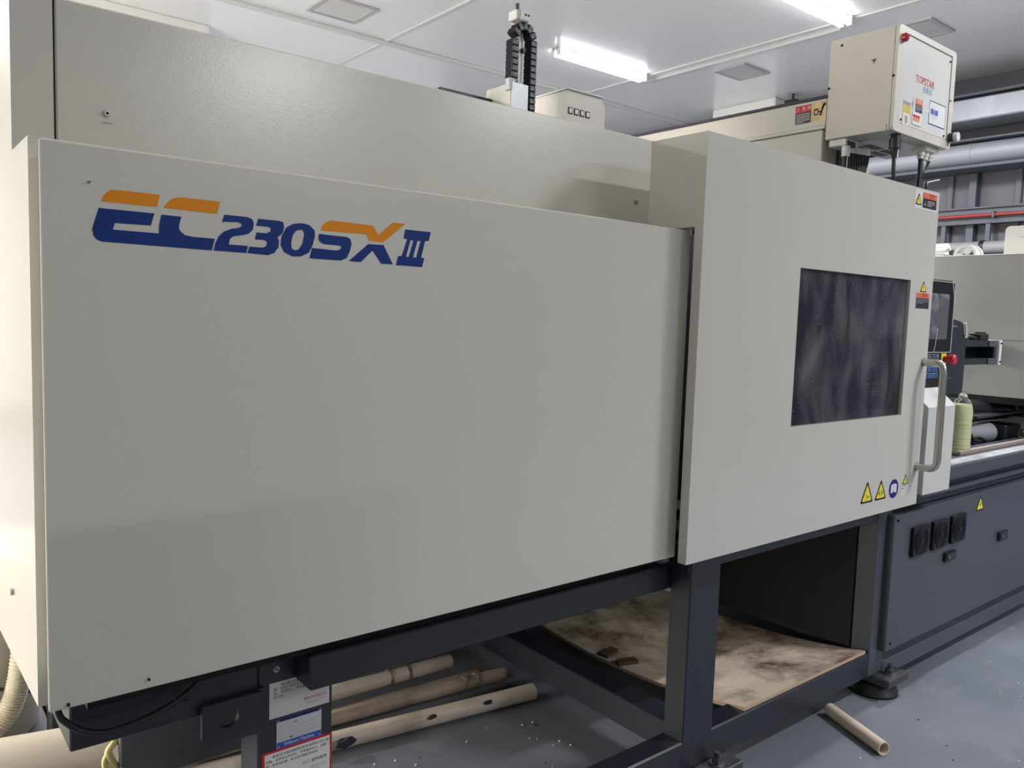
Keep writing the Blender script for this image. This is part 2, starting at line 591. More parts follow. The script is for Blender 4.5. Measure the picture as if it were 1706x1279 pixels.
LOGO_BLUE= [[[(0.02, 0.062), (0.106, 0.062), (0.1, 0.041), (0.044, 0.04), (0.041, 0.029), (0.113, 0.029), (0.113, 0.041), (0.117, 0.061), (0.15, 0.061), (0.146, 0.046), (0.146, 0.04), (0.149, 0.035), (0.156, 0.03), (0.169, 0.028), (0.207, 0.028), (0.202, 0.007), (0.024, 0.008), (0.016, 0.011), (0.012, 0.017), (0.01, 0.026), (0.012, 0.035)]], [[(0.224, 0.072), (0.267, 0.072), (0.275, 0.069), (0.278, 0.062), (0.276, 0.05), (0.268, 0.042), (0.259, 0.039), (0.24, 0.035), (0.234, 0.03), (0.232, 0.02), (0.267, 0.02), (0.264, 0.007), (0.205, 0.007), (0.208, 0.02), (0.214, 0.033), (0.223, 0.042), (0.236, 0.048), (0.249, 0.051), (0.255, 0.054), (0.255, 0.059), (0.249, 0.061), (0.22, 0.059)]], [[(0.286, 0.071), (0.327, 0.071), (0.334, 0.069), (0.336, 0.061), (0.333, 0.049), (0.323, 0.04), (0.326, 0.034), (0.325, 0.022), (0.317, 0.011), (0.305, 0.006), (0.266, 0.007), (0.27, 0.019), (0.294, 0.019), (0.301, 0.022), (0.303, 0.03), (0.298, 0.033), (0.28, 0.033), (0.283, 0.046), (0.302, 0.046), (0.309, 0.05), (0.31, 0.056), (0.305, 0.058), (0.282, 0.058)]], [[(0.371, 0.071), (0.386, 0.069), (0.397, 0.06), (0.398, 0.049), (0.393, 0.03), (0.385, 0.016), (0.369, 0.008), (0.352, 0.007), (0.336, 0.014), (0.329, 0.027), (0.331, 0.043), (0.34, 0.06), (0.353, 0.068)], [(0.366, 0.058), (0.373, 0.058), (0.376, 0.051), (0.373, 0.034), (0.365, 0.021), (0.358, 0.019), (0.351, 0.022), (0.35, 0.032), (0.353, 0.047), (0.36, 0.056)]], [[(0.406, 0.054), (0.465, 0.053), (0.473, 0.05), (0.476, 0.041), (0.473, 0.027), (0.466, 0.012), (0.453, 0.006), (0.387, 0.006), (0.392, 0.026), (0.444, 0.025), (0.452, 0.028), (0.454, 0.033), (0.448, 0.035), (0.416, 0.035), (0.407, 0.04), (0.405, 0.045)]], [[(0.513, 0.043), (0.548, 0.044), (0.571, 0.006), (0.543, 0.006), (0.523, 0.031), (0.497, 0.006), (0.47, 0.006)]], [[(0.599, 0.08), (0.662, 0.08), (0.657, 0.061), (0.648, 0.06), (0.639, 0.025), (0.647, 0.024), (0.642, 0.005), (0.578, 0.005), (0.583, 0.024), (0.592, 0.025), (0.604, 0.061), (0.595, 0.061)], [(0.612, 0.059), (0.619, 0.059), (0.609, 0.024), (0.602, 0.024)], [(0.629, 0.059), (0.637, 0.059), (0.627, 0.024), (0.619, 0.024)]]]
# ================================================================== THE SETTING
s = MB(); s.box(-3.2, 8.8, -5.7, 13.2, -0.1, 0.0, FLOORM); structure(s, 'floor')
s = MB(); s.box(-3.2, 8.8, -5.7, 13.2, CEIL, CEIL + 0.1, CEILM); structure(s, 'ceiling')
s = MB(); s.box(8.6, 8.8, -5.7, 13.2, 0.0, CEIL, WALLG); wall_right = structure(s, 'wall_right')
s = MB(); s.box(-3.2, 8.6, 13.0, 13.2, 0.0, CEIL, WALLW); structure(s, 'wall_back')
s = MB(); s.box(-3.2, -3.0, -5.7, 13.0, 0.0, CEIL, WALLC); structure(s, 'wall_left')
s = MB(); s.box(-3.0, 8.6, -5.7, -5.5, 0.0, CEIL, WALLD); structure(s, 'wall_front')
# unseen window added to the cream wall for low side light: frame, mullions, bright panes
win = MB(); win.prism([(WIN_Y0, WIN_Z0), (WIN_Y1, WIN_Z0), (WIN_Y1, WIN_Z1), (WIN_Y0, WIN_Z1)], -3.0, -2.94, 'x', WHITE, [[(WIN_Y0 + 0.05, WIN_Z0 + 0.05), (WIN_Y1 - 0.05, WIN_Z0 + 0.05), (WIN_Y1 - 0.05, WIN_Z1 - 0.05), (WIN_Y0 + 0.05, WIN_Z1 - 0.05)]])
win = structure(win, 'added_window_1')
for k in range(3):
    a = WIN_Y0 + 0.05 + (WIN_Y1 - WIN_Y0 - 0.1) * k / 3
    b = WIN_Y0 + 0.05 + (WIN_Y1 - WIN_Y0 - 0.1) * (k + 1) / 3
    m = MB(); m.box(-2.998, -2.985, a + 0.012, b - 0.012, WIN_Z0 + 0.05, WIN_Z1 - 0.05, WIN_GLOW); m.build('window_pane', win)
    if k:
        m = MB(); m.box(-2.998, -2.96, a - 0.02, a + 0.02, WIN_Z0 + 0.05, WIN_Z1 - 0.05, WHITE, 0.004); m.build('mullion', win)
# ceiling joints: cover strips across and along the sandwich panels
for k, (x, y0, y1) in enumerate(((1.33, -5.5, 13.0), (3.81, -5.5, 13.0), (6.29, -5.5, 13.0)), 1):
    s = MB(); s.box(x - 0.018, x + 0.018, y0, y1, CEIL - 0.012, CEIL, TRIM, 0.003); structure(s, 'trim_%d' % k)
s = MB(); s.box(-3.0, 8.6, 6.72, 6.79, CEIL - 0.03, CEIL, TRIM, 0.006); structure(s, 'trim_4')
s = MB(); s.box(-3.0, 8.6, 0.6, 0.67, CEIL - 0.03, CEIL, TRIM, 0.006); structure(s, 'trim_5')
# unseen low partition, added behind the camera to shade the clamp cover
s = MB(); s.box(-3.0, 1.64, -0.85, -0.77, 0.0, 2.145, WALLD); structure(s, 'unseen_shade_wall')
# cladding ribs of the grey end wall: rib pieces belong to the wall
for y in [1.2 + 0.62 * i for i in range(-4, 9)]:
    m = MB(); m.box(8.565, 8.6, y - 0.03, y + 0.03, 0.0, 3.3, WALLG, 0.008); m.build('cladding_rib', wall_right)

# ceiling lamps
LAMP_LABELS = ['bright ceiling tube lamp just beside the black cable chain',
               'bright ceiling tube lamp closest to the hanging control box',
               'ceiling tube lamp over the injection end of the machine', 'ceiling tube lamp over the aisle in front of the gate',
               'ceiling tube lamp over the aisle, farther from the gate', 'ceiling tube lamp hidden behind the speckled top cover',
               'ceiling tube lamp whose glare shows on the top cover',
               'ceiling tube lamp far behind the end plate',
               'unseen ceiling tube lamp added to brighten the back wall, behind the girder end', 'unseen ceiling tube lamp added to brighten the middle of the back wall', 'unseen ceiling tube lamp added to brighten the back corner of the cream wall',
               'ceiling tube lamp in the corner of the cream wall']
for (x, y, w, c), lb in zip(LAMPS, LAMP_LABELS):
    t = thing('ceiling_lamp', lb, 'lamp', (x, y, CEIL), 'ceiling tube lamps')
    tm = TUBEW if c is WARM else TUBEL
    m = MB(); m.box(x - 0.60, x + 0.60, y - 0.035, y + 0.035, CEIL - 0.035, CEIL, WHITE, 0.006); m.build('lamp_housing', t)
    for dy in (-0.036, 0.036):
        m = MB(); m.cyl((x - 0.585, y + dy, CEIL - 0.055), (x + 0.585, y + dy, CEIL - 0.055), 0.02, tm, n=12); m.build('lamp_tube', t)
        for e in (-1, 1):
            m = MB(); m.box(x + e * 0.592 - 0.008, x + e * 0.592 + 0.008, y + dy - 0.022, y + dy + 0.022, CEIL - 0.078, CEIL - 0.002, WPL, 0.003); m.build('tube_holder', t)
    L = bpy.data.lights.new('tube_light', 'AREA')
    L.shape = 'RECTANGLE'; L.size = 1.14; L.size_y = 0.10
    L.energy = w; L.color = c
    lo = bpy.data.objects.new('tube_light', L); COL.objects.link(lo)
    lo.parent = t; lo.location = (0, 0, -0.081)

# ceiling vents
def vent(x0, x1, y0, y1, label):
    t = thing('ceiling_vent', label, 'vent', ((x0 + x1) / 2, (y0 + y1) / 2, CEIL), 'ceiling air vents')
    w = 0.035
    m = MB()
    m.prism([(x0, y0), (x1, y0), (x1, y1), (x0, y1)], CEIL - 0.016, CEIL, 'z', VENTM, [[(x0 + w, y0 + w), (x1 - w, y0 + w), (x1 - w, y1 - w), (x0 + w, y1 - w)]])
    m.build('vent_frame', t)
    m = MB(); m.box(x0 + w, x1 - w, y0 + w, y1 - w, CEIL - 0.002, CEIL, GREYINK); m.build('vent_backing', t)
    n = 11
    for i in range(n):
        y = y0 + w + (y1 - y0 - 2 * w) * (i + 0.5) / n
        m = MB(); m.prism([(y - 0.012, CEIL - 0.003), (y + 0.008, CEIL - 0.014), (y + 0.012, CEIL - 0.012), (y - 0.008, CEIL - 0.002)], x0 + w, x1 - w, 'x', TRIM); m.build('slat', t)
vent(6.63, 7.05, 4.83, 5.19, 'square grey ceiling vent halfway between tube lamp and control box')
vent(6.69, 7.13, 3.12, 3.40, 'grey ceiling vent just behind the hanging control box')
vent(2.92, 3.37, 6.08, 6.52, 'pale ceiling vent above the speckled top cover')

# surface conduit beside the lamps, soffit and box at the ceiling
m = MB(); m.box(6.385, 6.415, 3.72, 5.88, CEIL - 0.03, CEIL, WPL, 0.004)
tag(m.build('cable_conduit'), 'thin white conduit on the ceiling running from lamp to lamp', 'conduit')
m = MB(); m.box(-3.0, 2.46, 7.50, 8.9, CEIL - 0.42, CEIL, WALLW, 0.01)
tag(m.build('ceiling_soffit'), 'boxed white soffit under the ceiling behind the top cover', 'soffit', kind='structure')
t = thing('ceiling_box', 'white boxed unit under the ceiling above the robot beam', 'duct', (8.1, 5.7, 3.45))
m = MB(); m.box(7.83, 8.075, 5.28, 6.12, 3.45, CEIL, WALLW, 0.015); m.build('box_body', t)
m = MB(); m.box(7.815, 7.83, 5.31, 6.09, 3.48, 3.50, VENTM, 0.003); m.build('lower_lip', t)
m = MB(); m.box(7.82, 7.95, 5.02, 5.16, 3.86, 3.91, BLACK, 0.01); m.cyl((7.88, 5.09, 3.91), (7.88, 5.09, CEIL), 0.012, BLACK, n=8)
tag(m.build('ceiling_sensor'), 'small black fitting beside the white ceiling box', 'sensor')

# ================================================================== ALONG THE END WALL
y0w, y1w = -2.0, 9.0
t = thing('air_duct', 'wide silver rectangular duct along the far end wall', 'duct', (8.3, 3.5, 3.46))
for i in range(5):
    a = y0w + i * 2.2
    m = MB(); m.box(8.10, 8.50, a + 0.004, a + 2.196, 3.455, 3.655, DUCT, 0.012); m.build('duct_section', t)
    m = MB(); m.box(8.095, 8.505, a - 0.015, a + 0.015, 3.45, 3.66, DUCT, 0.003); m.build('duct_flange', t)
m = MB(); m.box(8.085, 8.563, y0w, y1w, 3.675, 3.70, STEELW, 0.003)
for y in (0.2, 2.6, 5.0, 7.4):
    m.box(8.30, 8.33, y - 0.015, y + 0.015, 3.661, 3.675, STEELW)
tag(m.build('cable_tray'), 'thin dark tray just above the silver duct', 'tray')
t = thing('round_pipe', 'large grey round pipe below the silver duct', 'pipe', (8.33, 3.5, 3.08))
m = MB(); m.cyl((8.33, y0w, 3.18), (8.33, y1w, 3.18), 0.105, PIPEG, n=28); m.build('pipe_body', t)
for y in (-0.6, 1.4, 3.4, 4.45, 5.4, 7.4):
    m = MB(); m.cyl((8.33, y - 0.02, 3.18), (8.33, y + 0.02, 3.18), 0.109, PIPEG, n=28); m.build('pipe_band', t)
m = MB(); m.box(8.20, 8.563, y0w, y1w, 3.288, 3.305, STEELW, 0.002);
tag(m.build('upper_ledge'), 'slim steel ledge between silver duct and grey round pipe', 'ledge')
m = MB(); m.box(8.22, 8.563, y0w, y1w, 3.035, 3.065, STEELW, 0.003)
tag(m.build('lower_ledge'), 'slim steel ledge under the grey round pipe', 'ledge')
t = thing('steel_girder', 'dark steel girder along the end wall carrying the red pipe', 'girder', (8.5, 3.5, 2.53))
m = MB(); m.box(8.46, 8.563, y0w, y1w, 2.535, 2.685, STEELW, 0.004); m.build('web', t)
m = MB(); m.box(8.43, 8.563, y0w, y1w, 2.675, 2.692, STEELW, 0.002); m.build('flange', t)
m = MB(); m.box(8.43, 8.563, y0w, y1w, 2.528, 2.545, STEELW, 0.002); m.build('flange', t)
t = thing('red_pipe', 'slim red pipe clipped along the dark girder', 'pipe', (8.42, 3.5, 2.585))
m = MB(); m.cyl((8.425, y0w, 2.606), (8.425, y1w, 2.606), 0.017, REDPIPE, n=14); m.build('pipe_body', t)
for y in (1.0, 2.1, 3.2, 4.3, 5.4):
    m = MB(); m.box(8.40, 8.46, y - 0.012, y + 0.012, 2.575, 2.637, STEELW, 0.004); m.build('pipe_clip', t)
for y, lb in ((3.44, 'dark steel wall post behind the grey pipe, near the small gate sign'), (2.72, 'dark steel wall post behind the rounded cream housing'), (4.6, 'dark steel wall post behind the robot control box')):
    t = thing('steel_post', lb, 'post', (8.53, y, 0), 'end wall steel posts')
    m = MB(); m.box(8.50, 8.563, y - 0.035, y + 0.035, 0, 3.03, STEELW, 0.003); m.build('post_body', t)
    m = MB(); m.box(8.47, 8.50, y - 0.06, y + 0.06, 2.20, 2.24, STEELW, 0.003); m.build('pipe_bracket', t)
for y, lb in ((3.66, 'thin dark strut under the girder, behind the gate edge'), (3.25, 'thin dark strut under the girder in front of the grey wall')):
    m = MB(); m.box(8.44, 8.47, y - 0.022, y + 0.022, 2.10, 2.53, STEELW, 0.002)
    tag(m.build('strut'), lb, 'strut', 'girder struts')
t = thing('lower_wall_pipe', 'pale grey horizontal pipe low on the end wall behind the white wheel', 'pipe', (8.38, 3.3, 2.2))
m = MB(); m.cyl((8.36, 2.4, 2.288), (8.36, 4.6, 2.288), 0.062, mat('pale_grey_pipe', (0.24, 0.24, 0.265), 0.45), n=22); m.build('pipe_body', t)
m = MB(); m.cyl((8.36, 3.23, 2.288), (8.36, 3.27, 2.288), 0.070, BLACK, n=22); m.build('pipe_clamp', t)
m = MB(); m.box(8.30, 8.42, 2.4, 4.6, 2.20, 2.222, STEELW, 0.003); m.build('support_rail', t)

# ================================================================== THE MOULDING MACHINE
mach = thing('injection_molding_machine', 'large off-white injection moulding machine on a dark slate frame', 'machine', (1.8, 2.2, 0.0))
YB = 2.95          # back of the machine
P = lambda name, mb, parent=None: mb.build(name, parent if parent is not None else mach)

# --- left end plate, upper covers
m = MB()
m.prism([(1.563, 0.787), (2.083, 0.752), (YB, 0.70), (YB, 2.06), (1.742, 2.06), (1.742, 1.770), (1.563, 1.770)], 0.2155, 0.234, 'x', PAINT)
side = P('side_cover', m)
m = MB(); m.cyl((0.2155, 1.849, 0.911), (0.210, 1.849, 0.911), 0.007, ZINC, n=12); m.build('screw', side)
m = MB(); m.box(0.2150, 0.2835, 1.7405, 1.765, 1.7715, 2.0605, PAINT); P('corner_cover', m)
m = MB(); m.box(0.2836, 0.2874, 1.746, 1.76, 1.70, 2.058, DARK); P('seam_strip', m)
m = MB(); m.box(0.234, 1.79, 1.563, 1.742, 1.752, 1.770, PAINT, 0.002); P('ledge_cover', m)
m = MB(); m.box(0.2875, 1.955, 1.742, YB, 1.72, 2.060, PAINT, 0.003); up = P('upper_cover', m)
def screw_head(x, y, z, r, parent, material=ZINC):
    m = MB(); n = 18
    prof = ((1.25, 0.0), (1.25, 0.002), (1.0, 0.002), (0.85, 0.006), (0.42, 0.006), (0.40, 0.004))
    vs_ = [(x + r * k * math.cos(2 * math.pi * i / n), y - h, z + r * k * math.sin(2 * math.pi * i / n)) for k, h in prof for i in range(n)]
    fs_ = [[q * n + i, q * n + (i + 1) % n, (q + 1) * n + (i + 1) % n, (q + 1) * n + i] for q in range(len(prof) - 1) for i in range(n)]
    m.add(vs_, fs_, material); m.add(vs_[-n:], [list(range(n))], BLK)
    o = len(m.v) - n
    m.f[-1] = [len(prof) * n - n + i for i in range(n)]; m.v = m.v[:o]
    return m.build('screw', parent)
screw_head(0.374, 1.742, 1.863, 0.0065, up)
screw_head(1.878, 1.742, 1.862, 0.0065, up)
d = Decal('front', 1.742)
d.line((0.366, 1.845), (0.384, 1.845), 0.0018, GREYINK)
d.build('scuff_mark', up)

# --- big clamp-side cover with the lettering
m = MB(); m.box(0.217, 1.803, 1.46, 1.469, 0.819, 1.7505, PAINT, 0.0018)
clamp = P('clamp_cover', m)
for pts in LOGO_ORANGE:
    d = Decal('front', 1.46); d.poly([(0.28 + a, 1.59 + b) for a, b in pts], ORANGE); d.build('orange_letter_piece', clamp)
for loops in LOGO_BLUE:
    q = [[(0.28 + a, 1.59 + b) for a, b in l] for l in loops]
    d = Decal('front', 1.46); d.poly(q[0], BLUE, 0, q[1:]); d.build('blue_letter_piece', clamp)
screw_head(0.245, 1.4602, 0.826, 0.0022, clamp, BLK); screw_head(0.372, 1.4602, 0.836, 0.0018, clamp, BLK)
screw_head(0.287, 1.4602, 1.692, 0.0016, clamp, GREYINK)
m = MB(); m.box(0.236, 1.79, 1.469, 1.563, 0.832, 1.742, PAINT_IN, 0.002); P('cover_return', m)
m = MB(); m.box(1.795, 1.815, 1.452, 1.50, 1.735, 1.757, PAINT_IN, 0.002); m.box(1.80, 1.812, 1.45, 1.462, 1.74, 1.752, BLK, 0.002); P('gate_stop', m)
m = MB(); m.box(1.76, 1.80, 1.475, 1.50, 0.800, 0.822, SLATE_L, 0.003); P('lower_guide', m)

# --- sliding gate
GX0, GX1 = 1.7795, 3.176
WX0, WX1, WZ0, WZ1 = 2.265, 2.996, 1.1765, 1.6755
m = MB()
m.prism([(GX0, 0.814), (GX1, 0.818), (GX1, 2.011), (GX0, 2.011)], 1.40, 1.43, 'y', PAINT, [[(WX0, WZ0), (WX1, WZ0), (WX1, WZ1), (WX0, WZ1)]])
gate = P('safety_gate', m)
m = MB(); m.box(GX0, GX1, 1.43, 1.60, 1.757, 2.011, PAINT); m.build('gate_hood', gate)
m = MB(); m.box(WX0 - 0.01, WX1 + 0.01, 1.412, 1.418, WZ0 - 0.01, WZ1 + 0.01, WINDOW); m.build('window_pane', gate)
d = Decal('front', 1.412, 0.0004)
d.poly([(2.735, 1.305), (2.805, 1.305), (2.77, 1.362)], INK, 0, [[(2.742, 1.309), (2.798, 1.309), (2.77, 1.354)]])
d.lines(2.74, 2.86, 1.22, 1.295, 6, INK, 0, 0.22, 3)
d.build('pane_mark', gate)
h = MB()
hx, ho = 3.142, 1.322
h.tube([(hx, 1.399, 1.372), (hx, 1.375, 1.372), (hx, 1.345, 1.371), (hx, 1.329, 1.362), (hx, 1.3225, 1.340), (hx, ho, 1.30), (hx + 0.002, ho, 1.17), (hx + 0.004, ho, 1.04), (hx + 0.005, 1.3225, 1.000), (hx + 0.005, 1.329, 0.978), (hx + 0.006, 1.345, 0.969), (hx + 0.006, 1.375, 0.967), (hx + 0.006, 1.399, 0.967)], 0.0135, STEEL, 18, 5)
h.cyl((hx, 1.3995, 1.372), (hx, 1.396, 1.372), 0.017, STEEL); h.cyl((hx + 0.006, 1.3995, 0.967), (hx + 0.006, 1.396, 0.967), 0.017, STEEL)
h.build('gate_handle', gate)
# signs on the gate
d = Decal('front', 1.40)
d.rect(2.980, 3.156, 1.936, 2.004, PAPER)
d.build('sign_backing', gate)
d = Decal('front', 1.3985); d.triangle(3.008, 1.950, 0.044, 0.040); d.build('warning_triangle', gate)
d = Decal('front', 1.3985)
d.rect(3.041, 3.150, 1.944, 1.977, LBL_BLK); d.rect(3.041, 3.150, 1.978, 1.999, ORED)
d.text('危 险', 3.110, 1.988, 0.017, LBL_BLK); d.lines(3.078, 3.135, 1.950, 1.972, 3, PAPER, 1, 0.35, 5)
d.poly([(3.050, 1.952), (3.066, 1.952), (3.058, 1.966)], GREYINK, 1)
d.build('danger_label', gate)
d = Decal('front', 1.40); d.triangle(3.100, 1.636, 0.050, 0.040); d.build('warning_triangle', gate)
d = Decal('front', 1.40)
d.rect(3.047, 3.152, 1.574, 1.613, LBL_BLK); d.rect(3.047, 3.152, 1.614, 1.632, ORED)
d.text('危 险', 3.115, 1.623, 0.016, LBL_BLK); d.lines(3.052, 3.146, 1.592, 1.611, 3, GREYINK, 1, 0.4, 6)
d.build('danger_label', gate)
d = Decal('front', 1.40); d.triangle(2.782, 0.869, 0.086, 0.077, symbol='jet'); d.build('warning_triangle', gate)
d = Decal('front', 1.40); d.triangle(2.8825, 0.869, 0.082, 0.073, symbol='press'); d.build('warning_triangle', gate)
d = Decal('front', 1.40)
d.disc(2.981, 0.899, 0.036, 0.036, NAVY)
d.poly([(2.959, 0.882), (2.980, 0.887), (2.980, 0.919), (2.959, 0.914)], PAPER, 1)
d.poly([(2.9815, 0.887), (3.003, 0.882), (3.003, 0.914), (2.9815, 0.919)], PAPER, 1)
d.build('manual_sign', gate)
d = Decal('front', 1.40); d.triangle(3.070, 0.907, 0.044, 0.037); d.build('warning_triangle', gate)
d = Decal('front', 1.40)
d.rect(3.036, 3.106, 0.865, 0.9055, PAPER); d.lines(3.040, 3.102, 0.899, 0.9045, 1, INK, 1, 0.45, 1); d.lines(3.040, 3.078, 0.889, 0.8945, 1, INK, 1, 0.5, 2)
d.lines(3.040, 3.060, 0.880, 0.884, 1, GREYINK, 1, 0.4, 4); d.rect(3.040, 3.102, 0.871, 0.8718, GREYINK, 1)
d.build('notice_label', gate)

# --- mould area behind the gate
m = MB(); m.box(2.24, 2.42, 1.78, 2.70, 0.86, 1.80, SLATE_L, 0.01); P('moving_platen', m)
m = MB(); m.box(3.20, 3.42, 1.78, 2.70, 0.80, 1.86, SLATE_L, 0.01); P('fixed_platen', m)
for y in (1.93, 2.55):
    for z in (1.05, 1.62):
        m = MB(); m.cyl((0.7, y, z), (3.25, y, z), 0.045, ZINC, n=16); P('tie_bar', m)
m = MB(); m.box(2.42, 2.62, 1.98, 2.50, 1.08, 1.56, IRON, 0.006); P('mold_half', m)
m = MB(); m.box(2.98, 3.20, 1.98, 2.50, 1.08, 1.56, IRON, 0.006); P('mold_half', m)

# --- slate frame
m = MB(); m.box(1.9355, 2.0835, 1.50, 1.58, 0.095, 0.80, SLATE, 0.004); P('front_post', m)
m = MB(); m.box(1.93, 3.20, 1.505, 1.585, 0.735, 0.812, SLATE, 0.004); P('gate_beam', m)
m = MB(); m.box(0.735, 1.96, 1.582, 1.66, 0.662, 0.742, SLATE, 0.004); P('front_beam', m)
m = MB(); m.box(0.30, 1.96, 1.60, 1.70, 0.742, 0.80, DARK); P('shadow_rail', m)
m = MB(); m.box(0.42, 3.205, 1.501, 1.581, 0.095, 0.1955, SLATE, 0.005); P('base_beam', m)
m = MB(); m.box(3.092, 3.205, 1.50, 1.58, 0.0955, 0.80, SLATE_L, 0.004); P('right_post', m)
m = MB(); m.box(1.997, 2.10, 1.581, 2.86, 0.095, 0.195, SLATE, 0.004); P('cross_beam', m)
m = MB(); m.box(0.42, 3.205, 2.80, 2.88, 0.095, 0.195, SLATE, 0.004); P('rear_base_beam', m)
m = MB(); m.box(0.2805, 0.6485, 1.66, 1.94, 0.636, 0.80, SLATE, 0.003); P('left_tray', m)
m = MB(); m.box(0.649, 0.828, 1.66, 1.765, 0.095, 0.80, SLATE, 0.004); post = P('left_post', m)
screw_head(0.69, 1.66, 0.697, 0.006, post)
m = MB(); m.prism([(0.522, 0.664), (0.65, 0.664), (0.65, 0.572), (0.545, 0.572), (0.522, 0.592)], 1.640, 1.652, 'y', SLATE,
                  [[(0.576 + 0.0235 * math.cos(2 * math.pi * i / 28), 0.628 + 0.0235 * math.sin(2 * math.pi * i / 28)) for i in range(28)]])
P('lifting_lug', m)
m = MB(); m.cyl((0.648, 1.66, 0.566), (0.648, 1.66, 0.667), 0.013, SLATE, n=14); P('lug_weld', m)
m = MB(); m.box(0.433, 0.80, 1.95, 1.985, 0.367, 0.634, mat('grey_steel_plate', (0.16, 0.15, 0.165), 0.5, 0.2), 0.003); P('cross_plate', m)
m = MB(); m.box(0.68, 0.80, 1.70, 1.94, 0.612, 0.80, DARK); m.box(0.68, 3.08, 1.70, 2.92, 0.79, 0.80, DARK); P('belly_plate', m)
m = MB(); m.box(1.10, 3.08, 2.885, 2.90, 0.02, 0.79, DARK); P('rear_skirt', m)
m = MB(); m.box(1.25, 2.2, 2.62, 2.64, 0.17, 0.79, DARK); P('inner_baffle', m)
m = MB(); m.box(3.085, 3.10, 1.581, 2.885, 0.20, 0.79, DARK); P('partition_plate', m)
m = MB(); m.box(0.26, 3.3, YB - 0.012, YB, 0.80, 1.95, PAINT_IN); P('rear_cover', m)
# levelling pads under the front of the frame
def pad(x, label=None):
    m = MB(); m.lathe([(0.0, 0.058), (0.060, 0.058), (0.078, 0.052), (0.088, 0.040), (0.090, 0.018), (0.096, 0.014), (0.096, 0.0), (0.0, 0.0)], (x, 1.535, 0.0), RUBBER, 32)
    p_ = P('leveling_pad', m)
    m = MB(); m.box(x - 0.08, x + 0.085, 1.432, 1.62, 0.060, 0.094, IRON, 0.003); m.build('mounting_plate', p_)
    m = MB()
    m.cyl((x - 0.005, 1.468, 0.094), (x - 0.005, 1.468, 0.100), 0.024, ZINC, n=18); m.cyl((x - 0.005, 1.468, 0.100), (x - 0.005, 1.468, 0.116), 0.018, IRON, n=6, smooth=False)
    m.cyl((x - 0.005, 1.468, 0.116), (x - 0.005, 1.468, 0.135), 0.010, IRON, n=12)
    m.build('leveling_bolt', p_)
pad(3.215); pad(2.08); pad(0.62)

# notices on the left post
f = 1.66
d = Decal('front', f)
d.rect(0.6745, 0.8195, 0.583, 0.666, PAPER)
for i, (t_, u) in enumerate((('本机器为台骏租赁之租赁', 0.700), ('物，任何人未经本公司同', 0.684), ('意，不得处分、移转或设', 0.684), ('定负担。', 0.684))):
    d.text(t_, u, 0.6575 - i * 0.0088, 0.0075, INK, 1, 'LEFT')
d.text('骏租赁有限公司', 0.756, 0.608, 0.008, CRIM, 1, 'LEFT'); d.lines(0.760, 0.812, 0.594, 0.602, 2, GREYINK, 1, 0.3, 9)
d.build('white_notice', post)['label'] = 'white paper notice with small dark print'
m = MB(); m.box(0.691, 0.800, f - 0.0022, f, 0.509, 0.578, PLATEM, 0.0004); plate = m.build('nameplate', post)
plate['label'] = 'shiny metal nameplate with blue bands'
d = Decal('front', f - 0.0022, 0.0003)
d.rect(0.692, 0.799, 0.5715, 0.5775, NAVY); d.rect(0.692, 0.799, 0.510, 0.5235, LBLUE)
d.text('Shibaura Machine', 0.7455, 0.517, 0.0105, PAPER)
for z_ in (0.533, 0.543, 0.553): d.rect(0.738, 0.788, z_, z_ + 0.0006, PAPER, 1)
d.lines(0.722, 0.738, 0.527, 0.531, 1, INK, 1, 0.4, 2); d.text('LTD', 0.736, 0.562, 0.005, INK)
for q in ((0.696, 0.5745), (0.795, 0.5745), (0.696, 0.5135), (0.795, 0.5135)): d.disc(q[0], q[1], 0.0022, 0.0022, ZINC, 2, 12)
d.mb.build('plate_print', post)
d = Decal('front', f)
d.rect(0.658, 0.8275, 0.405, 0.5075, CRIM); d.rect(0.6645, 0.8225, 0.4105, 0.5025, PAPER, 1)
for i, (t_, u) in enumerate((('本机台为欧龙租赁(苏州)有限公司之租赁', 0.682), ('的物，未经本公司允许，不得擅自出让、出租、抵', 0.667), ('押，如有违反者，依法向法院起诉追诉。', 0.667))):
    d.text(t_, u, 0.4935 - i * 0.0098, 0.0083 if i == 0 else 0.0073, INK, 2, 'LEFT')
d.text('SSC', 0.762, 0.455, 0.011, CRIM, 2); d.rect(0.7745, 0.7752, 0.449, 0.461, GREYINK, 2); d.text('欧州租赁', 0.796, 0.455, 0.0095, INK, 2)
d.lines(0.772, 0.815, 0.430, 0.444, 3, GREYINK, 2, 0.3, 8); d.text('电话', 0.762, 0.434, 0.006, INK, 2)
d.build('red_framed_notice', post)['label'] = 'red-framed white notice with black print'
# cable looping under the clamp cover
m = MB()
m.tube([(0.252, 1.63, 0.80), (0.256, 1.622, 0.74), (0.270, 1.62, 0.716), (0.290, 1.62, 0.697), (0.315, 1.62, 0.684), (0.345, 1.62, 0.678), (0.385, 1.622, 0.680), (0.43, 1.626, 0.687), (0.475, 1.63, 0.702), (0.515, 1.635, 0.727), (0.55, 1.64, 0.76), (0.58, 1.64, 0.82)], 0.0062, RUBBER, 10, 6)
P('hanging_cable', m)
m = MB(); m.tube([(0.452, 1.64, 0.80), (0.455, 1.635, 0.73), (0.461, 1.63, 0.71), (0.471, 1.63, 0.697), (0.492, 1.635, 0.690)], 0.003, RUBBER, 8, 5); P('cable_tie_end', m)

